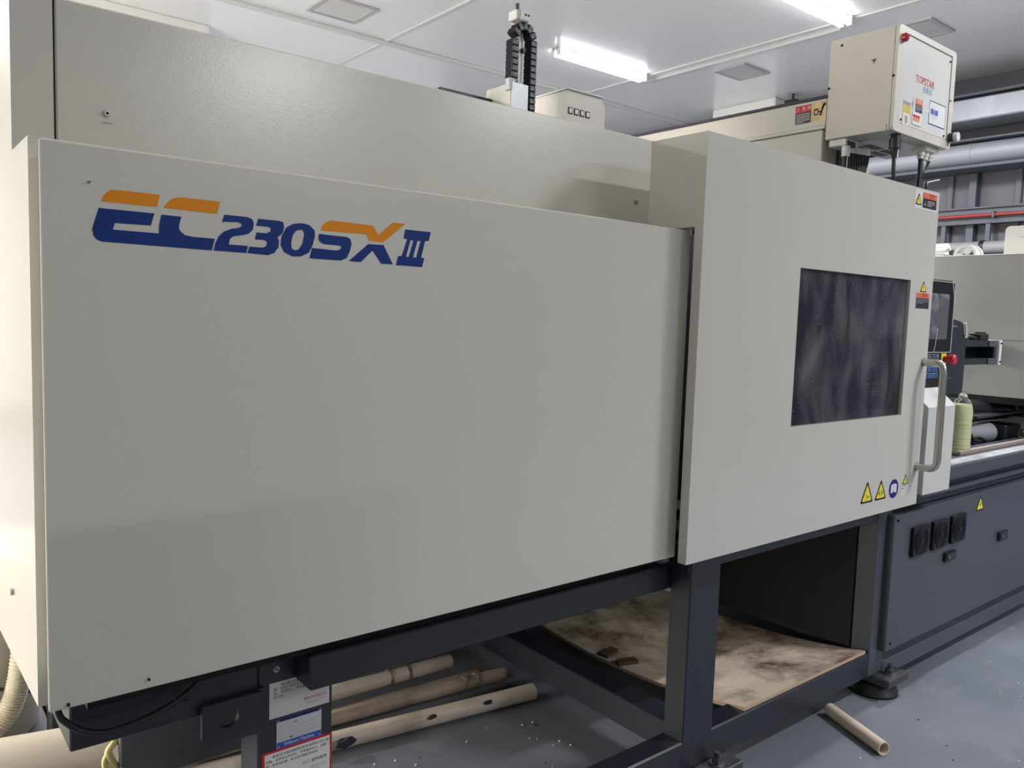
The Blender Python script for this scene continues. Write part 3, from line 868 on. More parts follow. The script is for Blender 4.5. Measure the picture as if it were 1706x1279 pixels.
# --- right base cabinet and bed
CX = 5.6
m = MB(); m.box(3.2055, CX, 1.53, YB, 0.13, 0.765, SLATE, 0.003); cab = P('control_cabinet', m)
m = MB(); m.box(3.16, CX - 0.02, 1.47, 1.5295, 0.194, 0.7575, SLATE_L, 0.003); door = m.build('cabinet_door', cab)
m = MB(); m.box(3.2055, CX, 1.50, 1.58, 0.066, 0.135, SLATE_L, 0.003); P('cabinet_plinth', m)
m = MB(); m.box(3.2055, CX, 1.505, 1.53, 0.135, 0.20, SLATE, 0.002); P('plinth_strip', m)
for (x, z) in ((3.187, 0.733), (3.195, 0.224), (4.62, 0.72)):
    screw_head(x, 1.47, z, 0.004, cab, BLK)
BLACKG = mat('black_grille', (0.008, 0.008, 0.010), 0.35, spec=0.3)
def fan_grille(x0):
    x1, z0, z1 = x0 + 0.146, 0.563, 0.688
    m = MB(); m.box(x0 + 0.003, x1 - 0.003, 1.4545, 1.4698, z0, z1, BLACKG, 0.004); g = P('fan_grille', m)
    xc, zc = (x0 + x1) / 2, (z0 + z1) / 2
    m = MB()
    for k in range(5):
        r = 0.016 + 0.0095 * k
        pts = []
        for s_ in (0, 1):
            rr = r + 0.0042 * s_
            a = [(xc + rr * math.cos(t), zc + rr * math.sin(t)) for t in [2 * math.pi * i / 32 for i in range(32)]]
            pts.append(a)
        m.prism(pts[1], 1.4515, 1.4546, 'y', BLACKG, [pts[0]])
    m.build('ring_louver', g)
    m = MB(); m.cyl((xc, 1.4546, zc), (xc, 1.450, zc), 0.012, BLACKG, n=18); m.build('grille_hub', g)
for x in (3.304, 3.487, 3.670): fan_grille(x)
def latch(x0, z0):
    m = MB(); m.box(x0, x0 + 0.107, 1.457, 1.4698, z0, z0 + 0.043, BLACK, 0.004, 2); l = P('door_latch', m)
    m = MB(); m.box(x0 + 0.016, x0 + 0.092, 1.4545, 1.4575, z0 + 0.008, z0 + 0.035, LBL_BLK, 0.002); m.build('latch_flap', l)
    m = MB(); m.cyl((x0 + 0.030, 1.4545, z0 + 0.021), (x0 + 0.030, 1.452, z0 + 0.021), 0.007, ZINC, n=14); m.build('latch_lock', l)
latch(3.630, 0.487); latch(4.217, 0.491)
d = Decal('front', 1.47); d.triangle(3.986, 0.672, 0.084, 0.068, symbol='bolt'); d.build('voltage_sign', cab)
# stepped bed rails above the cabinet
m = MB(); m.box(3.2055, CX, 1.495, 1.60, 0.765, 0.795, SLATE, 0.002); P('bed_step', m)
m = MB(); m.box(3.2055, CX, 1.478, 1.60, 0.795, 0.812, SLATE_L, 0.003); P('bed_ledge', m)
m = MB(); m.box(3.2055, CX, 1.50, 1.60, 0.812, 0.846, SLATE, 0.002); P('bed_groove', m)
m = MB(); m.prism([(1.468, 0.850), (1.462, 0.862), (1.462, 0.908), (1.470, 0.9145), (1.56, 0.9145), (1.56, 0.905), (1.70, 0.905), (1.70, 0.846), (1.475, 0.846)], 3.2055, CX, 'x', SLATE_L); P('bed_rail', m)
m = MB(); m.box(3.2055, CX, 1.468, 1.535, 0.9147, 0.9162, mat('worn_rail_top', (0.30, 0.30, 0.33), 0.5, noise=(22, (0.50, 0.50, 0.52), 0.52, 0.70))); P('worn_rail_top', m)
m = MB(); m.box(3.955, CX, 1.56, 1.582, 0.9147, 0.934, mat('worn_rail', (0.26, 0.21, 0.18), 0.6), 0.002); P('angle_strip', m)
m = MB(); m.box(3.2055, CX, 1.70, YB, 0.765, 0.86, SLATE, 0.002); P('bed_top', m)
# white junction cover beside the gate
m = MB()
x0, x1 = 3.222, 3.462
m.prism([(1.40, 0.8445), (1.40, 1.192), (1.478, 1.262), (1.53, 1.262), (1.53, 0.8445)], x0, x1, 'x', WHITE); P('junction_cover', m)

# injection unit: face towards the camera side, seam between two sheets
m = MB(); m.box(5.0, 5.02, 1.40, 2.45, 1.4475, 1.933, PAINT, 0.002); m.box(5.02, 6.3, 1.40, 2.45, 1.4475, 1.933, PAINT, 0.002); inj = P('injection_cover', m)
m = MB(); m.box(5.0, 6.3, 1.40, 1.998, 1.127, 1.4455, PAINT, 0.002); P('lower_injection_cover', m)
m = MB(); m.box(5.005, 5.02, 1.998, 2.03, 1.127, 1.235, WHITE, 0.002); P('cover_flange', m)
m = MB(); m.box(5.06, 6.2, 2.0, 2.6, 1.0, 1.44, DARK, 0.01); P('injection_carriage', m)
m = MB(); m.box(5.0, 6.2, 1.50, 2.4, 1.085, 1.1265, BLACK, 0.004); P('carriage_base', m)
m = MB()
m.cyl((3.9, 2.05, 1.14), (5.6, 1.78, 1.00), 0.05, BLACK, r1=0.045, n=18); m.cyl((5.25, 1.84, 1.045), (5.28, 1.835, 1.043), 0.056, IRON, n=18); P('traverse_cylinder', m)
m = MB(); m.box(4.7, 5.15, 1.84, 1.94, 0.985, 1.025, BLACK, 0.004); m.box(4.7, 5.3, 1.78, 1.86, 1.02, 1.035, IRON, 0.002); P('guide_bracket', m)
m = MB(); m.box(4.99, 5.21, 1.74, 1.90, 0.862, 0.968, BLACK, 0.006); P('drive_block', m)
m = MB(); m.box(5.22, 5.60, 1.66, 1.90, 0.862, 1.005, WHITE, 0.01); P('servo_motor', m)
m = MB(); m.cyl((4.70, 1.88, 0.922), (4.985, 1.83, 0.922), 0.055, PIPEG, n=20); P('coupling_guard', m)
m = MB(); m.box(4.58, 4.68, 1.86, 1.96, 0.862, 0.975, SLATE_L, 0.004); P('manifold_block', m)
m = MB(); m.cyl((4.94, 1.99, 1.06), (4.94, 1.985, 1.06), 0.012, CHROME, n=14); m.box(5.02, 5.06, 1.66, 1.69, 0.905, 0.955, CHROME, 0.003); P('limit_switch', m)
r2 = random.Random(4)
for k in range(7):
    m = MB()
    x, y = 4.05 + 0.11 * k, 1.80 + r2.uniform(-0.03, 0.06)
    m.tube([(x, y, 0.868), (x + r2.uniform(-0.06, 0.1), y + r2.uniform(-0.05, 0.05), 0.905 + r2.uniform(0, 0.03)), (x + r2.uniform(0.02, 0.14), y + r2.uniform(-0.05, 0.08), 0.89), (x + 0.16, y + r2.uniform(-0.05, 0.08), 0.868)], 0.009, RUBBER, 8, 5)
    P('hydraulic_hose', m)

# ------------------------------------------------------------------ operator panel
hmi = thing('operator_console', 'black operator console with plastic-covered screen beside the gate', 'control panel', (3.38, 1.5, 1.25))
Q = lambda name, mb, parent=None: mb.build(name, parent if parent is not None else hmi)
m = MB(); m.box(3.215, 3.553, 1.475, 1.545, 1.243, 1.700, BLACK, 0.008, 2); Q('housing', m)
m = MB(); m.box(3.222, 3.540, 1.4715, 1.475, 1.405, 1.693, BLK, 0.001); scr = Q('screen', m)
m = MB(); m.box(3.235, 3.497, 1.4695, 1.4715, 1.457, 1.643, SCREEN, 0.0005); m.build('protective_film', scr)
m = MB()
m.tube([(3.515, 1.469, 1.690), (3.522, 1.466, 1.655), (3.530, 1.466, 1.625), (3.538, 1.469, 1.60)], 0.0016, PAPER, 6, 5)
m.tube([(3.385, 1.469, 1.405), (3.392, 1.467, 1.45), (3.405, 1.469, 1.50)], 0.0014, PAPER, 6, 5)
m.box(3.5395, 3.5425, 1.468, 1.4745, 1.405, 1.695, PAPER); m.box(3.225, 3.54, 1.468, 1.471, 1.4035, 1.4055, PAPER); m.box(3.225, 3.54, 1.468, 1.471, 1.6915, 1.6935, PAPER)
m.build('film_edge', scr)
key0 = None
for j, z in enumerate((1.386, 1.364, 1.334, 1.308)):
    for i in range(6):
        x = 3.232 + i * 0.037
        m = MB(); m.box(x, x + 0.032, 1.4725, 1.475, z - 0.009, z + 0.011, PALEB if j > 1 else GREYINK, 0.001)
        k_ = Q('key', m)
        m = MB(); m.box(x + 0.0022, x + 0.0298, 1.4715, 1.4726, z - 0.0068, z + 0.0088, KEYBLUE, 0.0004)
        if (i + j) % 2: m.box(x + 0.010, x + 0.013, 1.4710, 1.4716, z - 0.003, z + 0.005, PALEB if j > 1 else PAPER)
        if (i * j) % 3 != 1: m.box(x + 0.018, x + 0.022, 1.4710, 1.4716, z - 0.003, z + 0.004, PALEB)
        if j == 0 and i == 2: m.box(x + 0.012, x + 0.02, 1.4708, 1.4716, z - 0.002, z + 0.004, RED)
        m.build('key_cap', k_)
m = MB(); m.box(3.467, 3.513, 1.471, 1.475, 1.351, 1.400, YELP, 0.002); es = Q('emergency_stop', m)
es['label'] = 'red mushroom button on a yellow plate'
m = MB(); m.cyl((3.490, 1.471, 1.376), (3.490, 1.450, 1.376), 0.013, RED, n=20); m.cyl((3.490, 1.450, 1.376), (3.490, 1.428, 1.376), 0.021, RED, n=24); m.cyl((3.490, 1.428, 1.376), (3.490, 1.424, 1.376), 0.021, RED, r1=0.016, n=24)
m.build('stop_button', es)
# swivel bracket and arm to the injection cover
m = MB(); m.prism([(3.78, 1.20), (3.78, 1.50), (3.85, 1.548), (3.92, 1.545), (3.985, 1.536), (4.012, 1.526), (4.030, 1.475), (4.055, 1.455), (4.055, 1.20)], 1.615, 1.70, 'y', SLATE); Q('swivel_bracket', m)
m = MB(); m.box(3.52, 3.80, 1.546, 1.68, 1.28, 1.52, SLATE, 0.01); Q('panel_mount', m)
m = MB(); m.prism([(4.03, 1.333), (4.46, 1.333), (4.46, 1.450), (4.03, 1.450)], 1.62, 1.70, 'y', SLATE, [[(4.05, 1.362), (4.40, 1.362), (4.40, 1.420), (4.05, 1.420)]]); Q('swing_arm', m)
m = MB(); m.box(4.03, 4.46, 1.70, 1.74, 1.333, 1.450, BLK, 0.002); Q('arm_channel', m)
m = MB(); m.prism([(4.462, 1.62), (4.999, 1.845), (4.999, 1.885), (4.462, 1.675)], 1.342, 1.440, 'z', SLATE); Q('rear_arm', m)
m = MB(); m.box(4.33, 4.43, 1.614, 1.62, 1.420, 1.452, SLATE_L, 0.002); Q('arm_cap', m)
m = MB(); m.box(4.33, 4.43, 1.614, 1.62, 1.331, 1.362, SLATE_L, 0.002); Q('arm_cap', m)
m = MB(); m.box(4.432, 4.460, 1.605, 1.72, 1.329, 1.453, WPL, 0.002); mp_ = Q('mounting_plate', m)
for z in (1.345, 1.438): screw_head(4.446, 1.605, z, 0.004, mp_, BLK)
m = MB(); m.box(4.26, 4.355, 1.63, 1.69, 1.45, 1.484, BLACK, 0.004); m.box(4.31, 4.345, 1.64, 1.68, 1.483, 1.492, BLACK, 0.002); m.tube([(4.12, 1.65, 1.452), (4.17, 1.65, 1.466), (4.26, 1.65, 1.455)], 0.010, BLACK, 8, 5); Q('cable_clip', m)
m = MB(); m.tube([(4.016, 1.61, 1.532), (4.032, 1.61, 1.50), (4.034, 1.61, 1.47)], 0.005, PAPER, 8, 6); Q('white_lead', m)
# ------------------------------------------------------------------ take-out robot over the machine
rob = thing('takeout_robot', 'off-white take-out robot with traverse beam and black cable chain', 'robot', (3.7, 3.4, 2.0))
Rb = lambda name, mb, parent=None: mb.build(name, parent if parent is not None else rob)
bx = 3.575
m = MB(); m.box(bx, bx + 0.20, 2.126, 6.2, 2.445, 2.572, BEIGE, 0.003); beam = Rb('traverse_beam', m)
m = MB(); m.box(bx - 0.004, bx + 0.20, 2.126, 6.2, 2.572, 2.586, LBL_BLK, 0.001); m.build('guide_rail', beam)
m = MB(); m.box(bx - 0.008, bx + 0.20, 2.126, 6.2, 2.430, 2.4445, BEIGE, 0.002); m.build('lower_lip', beam)
m = MB(); m.box(bx + 0.004, bx + 0.14, 2.14, 2.95, 2.02, 2.4295, BEIGE, 0.004); Rb('pedestal', m)
m = MB(); m.box(bx + 0.14, bx + 0.36, 2.13, 2.6, 2.02, 2.4295, SLATE_L, 0.004); Rb('pedestal_plate', m)
d = Decal('left', bx)
d.rect(-2.290, -2.206, 2.471, 2.525, LBL_BLK); d.rect(-2.290, -2.206, 2.525, 2.558, CRIM)
d.text('⚠ 危 险', -2.248, 2.541, 0.022, PAPER); d.lines(-2.284, -2.212, 2.475, 2.521, 6, PAPER, 1, 0.35, 3)
d.build('danger_label', beam)
d = Decal('left', bx)
d.rect(-2.203, -2.128, 2.469, 2.560, YELPAPER)
d.poly([(-2.190, 2.500), (-2.168, 2.500), (-2.168, 2.530), (-2.190, 2.530)], BLK, 1, [[(-2.185, 2.507), (-2.173, 2.507), (-2.173, 2.523), (-2.185, 2.523)]])
d.line((-2.168, 2.514), (-2.150, 2.514), 0.007, BLK, 1); d.line((-2.158, 2.495), (-2.140, 2.548), 0.010, BLK, 1); d.line((-2.150, 2.53), (-2.132, 2.55), 0.010, BLK, 1)
d.build('yellowed_label', beam)
# carriage and arms, seen above the top cover
m = MB(); m.box(2.20, 3.58, 2.66, 2.80, 2.14, 2.26, BEIGE, 0.004); Rb('kick_arm', m)
m = MB(); m.box(2.044, 2.1325, 2.602, 2.768, 2.16, 2.430, BEIGE, 0.003); cr = Rb('arm_carriage', m)
m = MB(); m.box(2.047, 2.131, 2.598, 2.602, 2.20, 2.433, mat('pale_blue_white_plate', (0.74, 0.79, 0.86), 0.3), 0.001); m.build('front_plate', cr)
m = MB(); m.box(1.78, 2.044, 2.72, 2.80, 2.30, 2.385, BLACK, 0.004); m.build('rear_block', cr)
m = MB(); m.box(2.034, 2.066, 2.600, 2.63, 2.40, 2.448, VENTM, 0.002); m.build('chain_bracket', cr)
m = MB(); m.box(2.1035, 2.1135, 2.650, 2.690, 2.10, 2.70, mat('copper_tint_rail', (0.50, 0.36, 0.30), 0.5), 0.001); m.box(2.1135, 2.142, 2.655, 2.690, 2.10, 2.70, WHITE, 0.002); arm = Rb('vertical_arm', m)
m = MB(); m.box(2.064, 2.128, 2.605, 2.66, 2.684, 2.722, VENTM, 0.003); m.box(2.082, 2.128, 2.600, 2.606, 2.684, 2.722, PAPER, 0.002); tp = m.build('arm_top_block', arm)
m = MB(); m.box(2.066, 2.078, 2.605, 2.62, 2.722, 2.745, BLACK, 0.002); m.cyl((2.106, 2.6, 2.706), (2.106, 2.597, 2.706), 0.004, BLK, n=10); m.cyl((2.121, 2.6, 2.706), (2.121, 2.597, 2.706), 0.004, BLK, n=10); m.build('arm_stop', arm)
m = MB(); m.cyl((2.140, 2.64, 2.585), (2.140, 2.655, 2.585), 0.011, BLACK, n=16); m.build('stop_knob', arm)
# cable chain: separate links along an upside-down U
path = []
xl, xr, zt, z0 = 2.0765, 2.172, 2.612, 2.10
rr = (xr - xl) / 2
st = 0.0255
z = 2.42
while z < zt:
    path.append((xl, z, 0)); z += st
n_arc = 6
for i in range(1, n_arc):
    a = math.pi - math.pi * i / n_arc
    path.append(((xl + xr) / 2 + rr * math.cos(a), zt + 1.28 * rr * math.sin(a), math.pi - a))
z = zt
while z > 2.2:
    path.append((xr, z, math.pi)); z -= st
chain = MB(); chain.box(2.064, 2.09, 2.625, 2.66, 2.39, 2.406, BLACK, 0.002); chain = Rb('cable_chain', chain)
w0 = 0.0155
CHAINM = mat('chain_plastic', (0.014, 0.013, 0.020), 0.75, spec=0.15)
lm = MB()
lm.box(-w0, w0, -0.022, 0.022, -0.0148, 0.0148, CHAINM, 0.0025)
lm.box(-w0 - 0.001, w0 + 0.001, -0.024, -0.017, -0.011, 0.011, BLACK, 0.002)
lm.box(-w0 - 0.001, w0 + 0.001, 0.017, 0.024, -0.011, 0.011, BLACK, 0.002)
lm.cyl((0.006, -0.0242, 0.004), (0.006, -0.0250, 0.004), 0.0025, VENTM, n=8)
proto = None
for i, (x, z, a) in enumerate(path):
    if proto is None:
        o = lm.build('chain_link', None, (0, 0, 0)); o.parent = chain; proto = o
    else:
        o = proto.copy(); COL.objects.link(o); o.parent = chain
    o.location = Vector((x, 2.642, z)) - root_loc(chain)
    o.rotation_euler = (0, a, 0)
# dosing / switch box
sb = thing('switch_box', 'cream box with four square white switches above the top cover', 'box', (2.46, 2.7, 2.20))
m = MB(); m.prism([(2.347, 2.20), (2.575, 2.20), (2.575, 2.416), (2.552, 2.462), (2.347, 2.462)], 2.60, 2.86, 'y', BEIGE); m.build('box_body', sb)
m = MB(); m.box(2.340, 2.556, 2.592, 2.865, 2.4605, 2.469, WHITE, 0.003); m.build('lid_edge', sb)
for x in (2.355, 2.389, 2.423, 2.457):
    m = MB(); m.box(x, x + 0.026, 2.5975, 2.60, 2.363, 2.391, INK, 0.0008); sw = m.build('switch', sb)
    m = MB(); m.box(x + 0.0045, x + 0.0215, 2.5962, 2.598, 2.3675, 2.3865, WPL, 0.0006); m.build('rocker', sw)
m = MB(); m.box(2.38, 2.54, 2.64, 2.80, 2.1205, 2.20, BEIGE, 0.004); m.build('box_foot', sb)

# ------------------------------------------------------------------ hanging control box of the robot
cb = thing('control_box', 'off-white wall-type control box hanging over the gate with stickers', 'control box', (3.86, 1.95, 2.37))
Cb = lambda name, mb, parent=None: mb.build(name, parent if parent is not None else cb)
m = MB(); m.box(3.575, 4.150, 1.815, 2.126, 2.375, 2.830, BEIGE, 0.004, 2); Cb('box_body', m)
def rrect(x0, x1, z0, z1, r, n=6):
    out = []
    for cx, cz, a0 in ((x1 - r, z1 - r, 0), (x0 + r, z1 - r, 90), (x0 + r, z0 + r, 180), (x1 - r, z0 + r, 270)):
        for i in range(n + 1):
            a = math.radians(a0 + 90 * i / n)
            out.append((cx + r * math.cos(a), cz + r * math.sin(a)))
    return out
m = MB(); m.prism(rrect(3.573, 4.152, 2.373, 2.832, 0.022), 1.80, 1.815, 'y', BEIGE, [[(3.626, 2.412), (4.110, 2.412), (4.110, 2.806), (3.626, 2.806)]]); Cb('front_bezel', m)
m = MB(); m.box(3.629, 4.107, 1.8025, 1.815, 2.415, 2.803, WHITE, 0.002); dr = Cb('box_door', m)
m = MB(); m.box(3.6255, 4.1105, 1.812, 1.8149, 2.4115, 2.8065, LBL_BLK); m.build('door_gap', dr)
m = MB(); m.cyl((3.606, 1.80, 2.775), (3.606, 1.782, 2.775), 0.019, LENSRED, n=20); m.cyl((3.606, 1.782, 2.775), (3.606, 1.776, 2.775), 0.019, LENSRED, r1=0.013, n=20); m.cyl((3.606, 1.802, 2.775), (3.606, 1.797, 2.775), 0.022, WPL, n=20); Cb('red_lamp', m)
m = MB(); m.cyl((4.135, 1.80, 2.428), (4.135, 1.775, 2.428), 0.022, BLACK, n=20); m.cyl((4.135, 1.775, 2.428), (4.135, 1.757, 2.428), 0.021, WPL, n=20); Cb('round_switch', m)
for q in ((4.091, 2.778), (4.075, 2.427), (3.642, 2.430), (4.118, 2.60)):
    screw_head(q[0], 1.8022, q[1], 0.0045, cb, IRON)
m = MB()
for y, z in ((2.068, 2.798), (1.813, 2.610), (2.120, 2.612)):
    m.cyl((3.5755, y, z), (3.5725, y, z), 0.0065, BLK, n=12)
Cb('side_screw', m)
d = Decal('left', 3.575); d.poly([(-1.924, 2.703), (-1.894, 2.703), (-1.906, 2.676)], GREYINK); d.poly([(-1.914, 2.70), (-1.900, 2.70), (-1.908, 2.688)], BLK, 1); d.build('paint_scratch', cb)
m = MB(); m.box(3.571, 3.575, 1.83, 2.12, 2.375, 2.405, BEIGE, 0.001); Cb('lower_flange', m)
pf = 1.8025
d = Decal('front', pf)
d.text('TOPSTAR', 3.855, 2.632, 0.050, WPL, 0, sx=0.93); d.text('TOPSTAR', 3.853, 2.634, 0.046, CRIM, 1, sx=0.93)
d.text('拓斯达', 3.880, 2.598, 0.030, PALEB, 1); d.build('brand_lettering', cb)
d = Decal('front', pf); d.rect(3.842, 3.922, 2.508, 2.578, PAPER); d.lines(3.848, 3.916, 2.514, 2.574, 7, VENTM, 1, 0.3, 2); d.build('pale_label', cb)
d = Decal('front', pf)
d.rect(3.656, 3.730, 2.404, 2.518, OCHRE); d.rect(3.656, 3.730, 2.505, 2.518, GREYINK, 1); d.rect(3.656, 3.730, 2.404, 2.414, GREYINK, 1); d.rect(3.662, 3.724, 2.415, 2.466, PAPER, 1); d.rect(3.680, 3.706, 2.423, 2.456, GREYINK, 2)
d.lines(3.660, 3.726, 2.470, 2.502, 3, YELPAPER, 1, 0.5, 3); d.build('ochre_label', cb)
d = Decal('front', pf)
d.rect(3.776, 3.842, 2.490, 2.524, LBL_BLK); d.rect(3.776, 3.842, 2.524, 2.549, ORED); d.text('危险', 3.809, 2.537, 0.021, PAPER); d.lines(3.781, 3.838, 2.495, 2.521, 4, VENTM, 1, 0.35, 4); d.build('danger_label', cb)
d = Decal('front', pf)
d.poly([(3.752, 2.550), (3.748, 2.527), (3.758, 2.530), (3.748, 2.492), (3.744, 2.516), (3.738, 2.512)], GREYINK); d.build('bolt_mark', cb)
d = Decal('front', pf)
d.rect(3.748, 3.840, 2.430, 2.486, PAPER); d.rect(3.748, 3.752, 2.43, 2.486, GREYINK, 1); d.rect(3.748, 3.840, 2.428, 2.432, GREYINK, 1)
for i in range(3): d.poly([(3.760 + i * 0.022, 2.446), (3.774 + i * 0.022, 2.446), (3.780 + i * 0.022, 2.470), (3.764 + i * 0.022, 2.472)], ORED, 1)
d.rect(3.756, 3.824, 2.466, 2.474, CRIM, 2); d.build('picture_label', cb)
d = Decal('front', pf)
d.rect(3.910, 4.082, 2.458, 2.566, NAVY); d.rect(3.914, 4.078, 2.462, 2.562, PAPER, 1); d.rect(3.928, 4.000, 2.506, 2.531, LBLUE, 2)
d.text('远程服务', 3.964, 2.5245, 0.011, PAPER, 3); d.text('扫码关注', 3.964, 2.5125, 0.011, PAPER, 3)
d.lines(3.932, 3.990, 2.482, 2.502, 3, VENTM, 2, 0.3, 5); d.lines(3.945, 3.982, 2.537, 2.548, 2, VENTM, 2, 0.3, 6); d.build('service_label', cb)
d = Decal('front', pf); d.rect(4.01, 4.07, 2.420, 2.452, PAPER); d.lines(4.014, 4.066, 2.424, 2.449, 4, VENTM, 1, 0.3, 12); d.build('pale_label', cb)
# underside: vent plate, glands, plugs, cables
m = MB(); m.prism([(3.83, 1.87), (4.14, 1.87), (4.14, 2.11), (3.70, 2.11), (3.70, 1.98)], 2.366, 2.3749, 'z', WHITE); ug = Cb('vent_plate', m)
for j in range(2):
    for i in range(12):
        for k in range(3):
            if i % 6 == 5: continue
            x = 3.76 + i * 0.027
            y = 1.995 + j * 0.058 + k * 0.016
            m = MB(); m.box(x, x + 0.019, y, y + 0.010, 2.3645, 2.3662, BLK); 
            o = m.build('vent_slot', ug)
m = MB(); m.box(3.97, 4.11, 1.83, 1.90, 2.352, 2.3749, PLASTW, 0.004)
for x in (3.995, 4.04, 4.085): m.cyl((x, 1.865, 2.352), (x, 1.865, 2.332), 0.018, PLASTW, n=16); m.cyl((x, 1.865, 2.335), (x, 1.865, 2.315), 0.014, PLASTW, n=16)
Cb('cable_gland', m)
m = MB(); m.cyl((3.668, 1.832, 2.3749), (3.668, 1.832, 2.352), 0.020, BLACK, n=16); m.cyl((3.668, 1.832, 2.352), (3.668, 1.832, 2.310), 0.025, BLACK, n=16); m.cyl((3.668, 1.832, 2.310), (3.668, 1.832, 2.270), 0.016, BLACK, r1=0.010, n=14); m.box(3.685, 3.695, 1.825, 1.84, 2.27, 2.33, PLASTW, 0.002); pl = Cb('round_plug', m)
m = MB(); m.tube([(3.668, 1.832, 2.272), (3.670, 1.83, 2.20), (3.69, 1.83, 2.13), (3.74, 1.84, 2.07), (3.84, 1.85, 2.00), (3.95, 1.86, 1.90)], 0.0085, RUBBER, 10, 6); Cb('power_cable', m)
m = MB(); m.tube([(4.00, 1.865, 2.316), (3.995, 1.865, 2.20), (3.985, 1.865, 2.08), (3.975, 1.865, 1.93), (3.97, 1.865, 1.75)], 0.0115, RUBBER, 10, 6); Cb('power_cable', m)
m = MB(); m.tube([(4.085, 1.865, 2.317), (4.07, 1.868, 2.285), (4.02, 1.87, 2.25), (3.94, 1.872, 2.205), (3.86, 1.875, 2.17), (3.74, 1.88, 2.13), (3.66, 1.885, 2.07)], 0.0065, RUBBER, 10, 6); Cb('signal_cable', m)
m = MB(); m.box(3.585, 3.70, 2.02, 2.11, 2.340, 2.3749, PLASTW, 0.005); m.box(3.588, 3.66, 2.015, 2.03, 2.335, 2.362, IRON, 0.003); Cb('connector_base', m)
m = MB(); m.cyl((3.602, 2.03, 2.338), (3.602, 2.03, 2.290), 0.019, PLASTW, n=14); m.cyl((3.602, 2.03, 2.290), (3.602, 2.03, 2.20), 0.017, BLACK, n=14); Cb('connector', m)
for i in range(8):
    x = 3.638 + i * 0.017
    bend = 0.012 * max(0, i - 3)
    m = MB(); m.cyl((x, 2.03 - 0.004 * i, 2.342), (x, 2.03 - 0.004 * i, 2.312), 0.0085, PLASTW, n=10)
    m.tube([(x, 2.03 - 0.004 * i, 2.315), (x - bend * 0.3, 2.03 - 0.004 * i, 2.26), (x - bend * 1.3, 2.025 - 0.004 * i, 2.20), (x - bend * 2.4, 2.02 - 0.004 * i, 2.10)], 0.0078, RUBBER, 8, 5)
    Cb('control_cable', m)
m = MB(); m.tube([(3.725, 1.985, 2.235), (3.715, 1.985, 2.205), (3.71, 1.985, 2.15)], 0.008, YCLOTH, 8, 5); Cb('yellow_lead', m)
m = MB(); m.tube([(3.60, 2.012, 2.337), (3.585, 2.01, 2.28), (3.578, 2.01, 2.20)], 0.0015, PAPER, 6, 5); Cb('loose_thread', m)
m = MB(); m.box(3.60, 3.76, 2.126, 2.135, 2.42, 2.60, STEELW, 0.002); Cb('mounting_bracket', m)
m = MB(); m.tube([(4.26, 1.95, 2.25), (4.262, 1.95, 2.10), (4.255, 1.95, 1.9), (4.25, 1.95, 1.6)], 0.010, RUBBER, 8, 5)
m.tube([(4.262, 1.95, 2.245), (4.30, 1.94, 2.255), (4.36, 1.93, 2.27)], 0.004, GREYINK, 8, 5)
tag(m.build('riser_cable'), 'dark cable rising behind the gate corner with the topmost danger sign', 'cable')

# ------------------------------------------------------------------ on top of the injection unit
t = thing('hopper_housing', 'rounded cream housing standing on top of the injection cover', 'hopper', (5.6, 1.7, 1.935))
m = MB(); m.prism(rrect(1.20, 1.978, 1.90, 2.132, 0.028), 5.4, 5.9, 'x', PAINT)
m.build('housing_body', t)
d = Decal('left', 5.4)
d.line((-1.90, 2.062), (-1.86, 2.066), 0.004, GREYINK); d.text('2', -1.893, 2.050, 0.03, PAPER); d.text('3', -1.873, 2.051, 0.03, PAPER); d.build('faint_mark', t)
t = thing('white_wheel', 'white spoked flange wheel standing on the injection cover', 'wheel', (5.2, 2.075, 1.933))
c0 = (5.13, 2.090, 1.943)
ring = lambda ro, ri: ([(c0[1] + ro * math.cos(2 * math.pi * i / 36), c0[2] + ro * math.sin(2 * math.pi * i / 36)) for i in range(36)], [[(c0[1] + ri * math.cos(2 * math.pi * i / 36), c0[2] + ri * math.sin(2 * math.pi * i / 36)) for i in range(36)]])
for x, ro in ((5.13, 0.066), (5.21, 0.066)):
    o_, h_ = ring(ro, 0.050)
    m = MB(); m.prism(o_, x, x + 0.02, 'x', WHITE, h_); m.build('rim', t)
o_, h_ = ring(0.054, 0.048); m = MB(); m.prism(o_, 5.15, 5.21, 'x', WHITE, h_); m.build('drum', t)
for k in range(3):
    a = math.radians(90 + 120 * k + 25)
    m = MB(); m.prism([(c0[1] + 0.051 * math.cos(a + s_) if r_ else c0[1] + 0.012 * math.cos(a + 3 * s_), c0[2] + 0.051 * math.sin(a + s_) if r_ else c0[2] + 0.012 * math.sin(a + 3 * s_)) for s_, r_ in ((-0.5, 0), (-0.42, 1), (0, 1), (0.42, 1), (0.5, 0))], 5.133, 5.148, 'x', WHITE); m.build('spoke', t)
t = thing('hose_fitting', 'white hose coupling with chrome clamp beside the spoked wheel', 'fitting', (5.2, 2.25, 1.933))
m = MB(); m.cyl((5.16, 2.40, 1.972), (5.16, 2.205, 1.972), 0.022, WHITE, n=18); m.cyl((5.16, 2.38, 1.950), (5.16, 2.215, 1.950), 0.018, WHITE, n=18); m.build('hose_end', t)
m = MB(); m.cyl((5.16, 2.208, 1.966), (5.16, 2.184, 1.966), 0.025, CHROME, n=18); m.cyl((5.16, 2.184, 1.966), (5.16, 2.172, 1.966), 0.018, BLACK, n=14); m.build('hose_clamp', t)
m = MB(); m.cyl((5.20, 2.29, 1.985), (5.20, 2.22, 1.985), 0.040, WHITE, n=20); m.build('elbow', t)

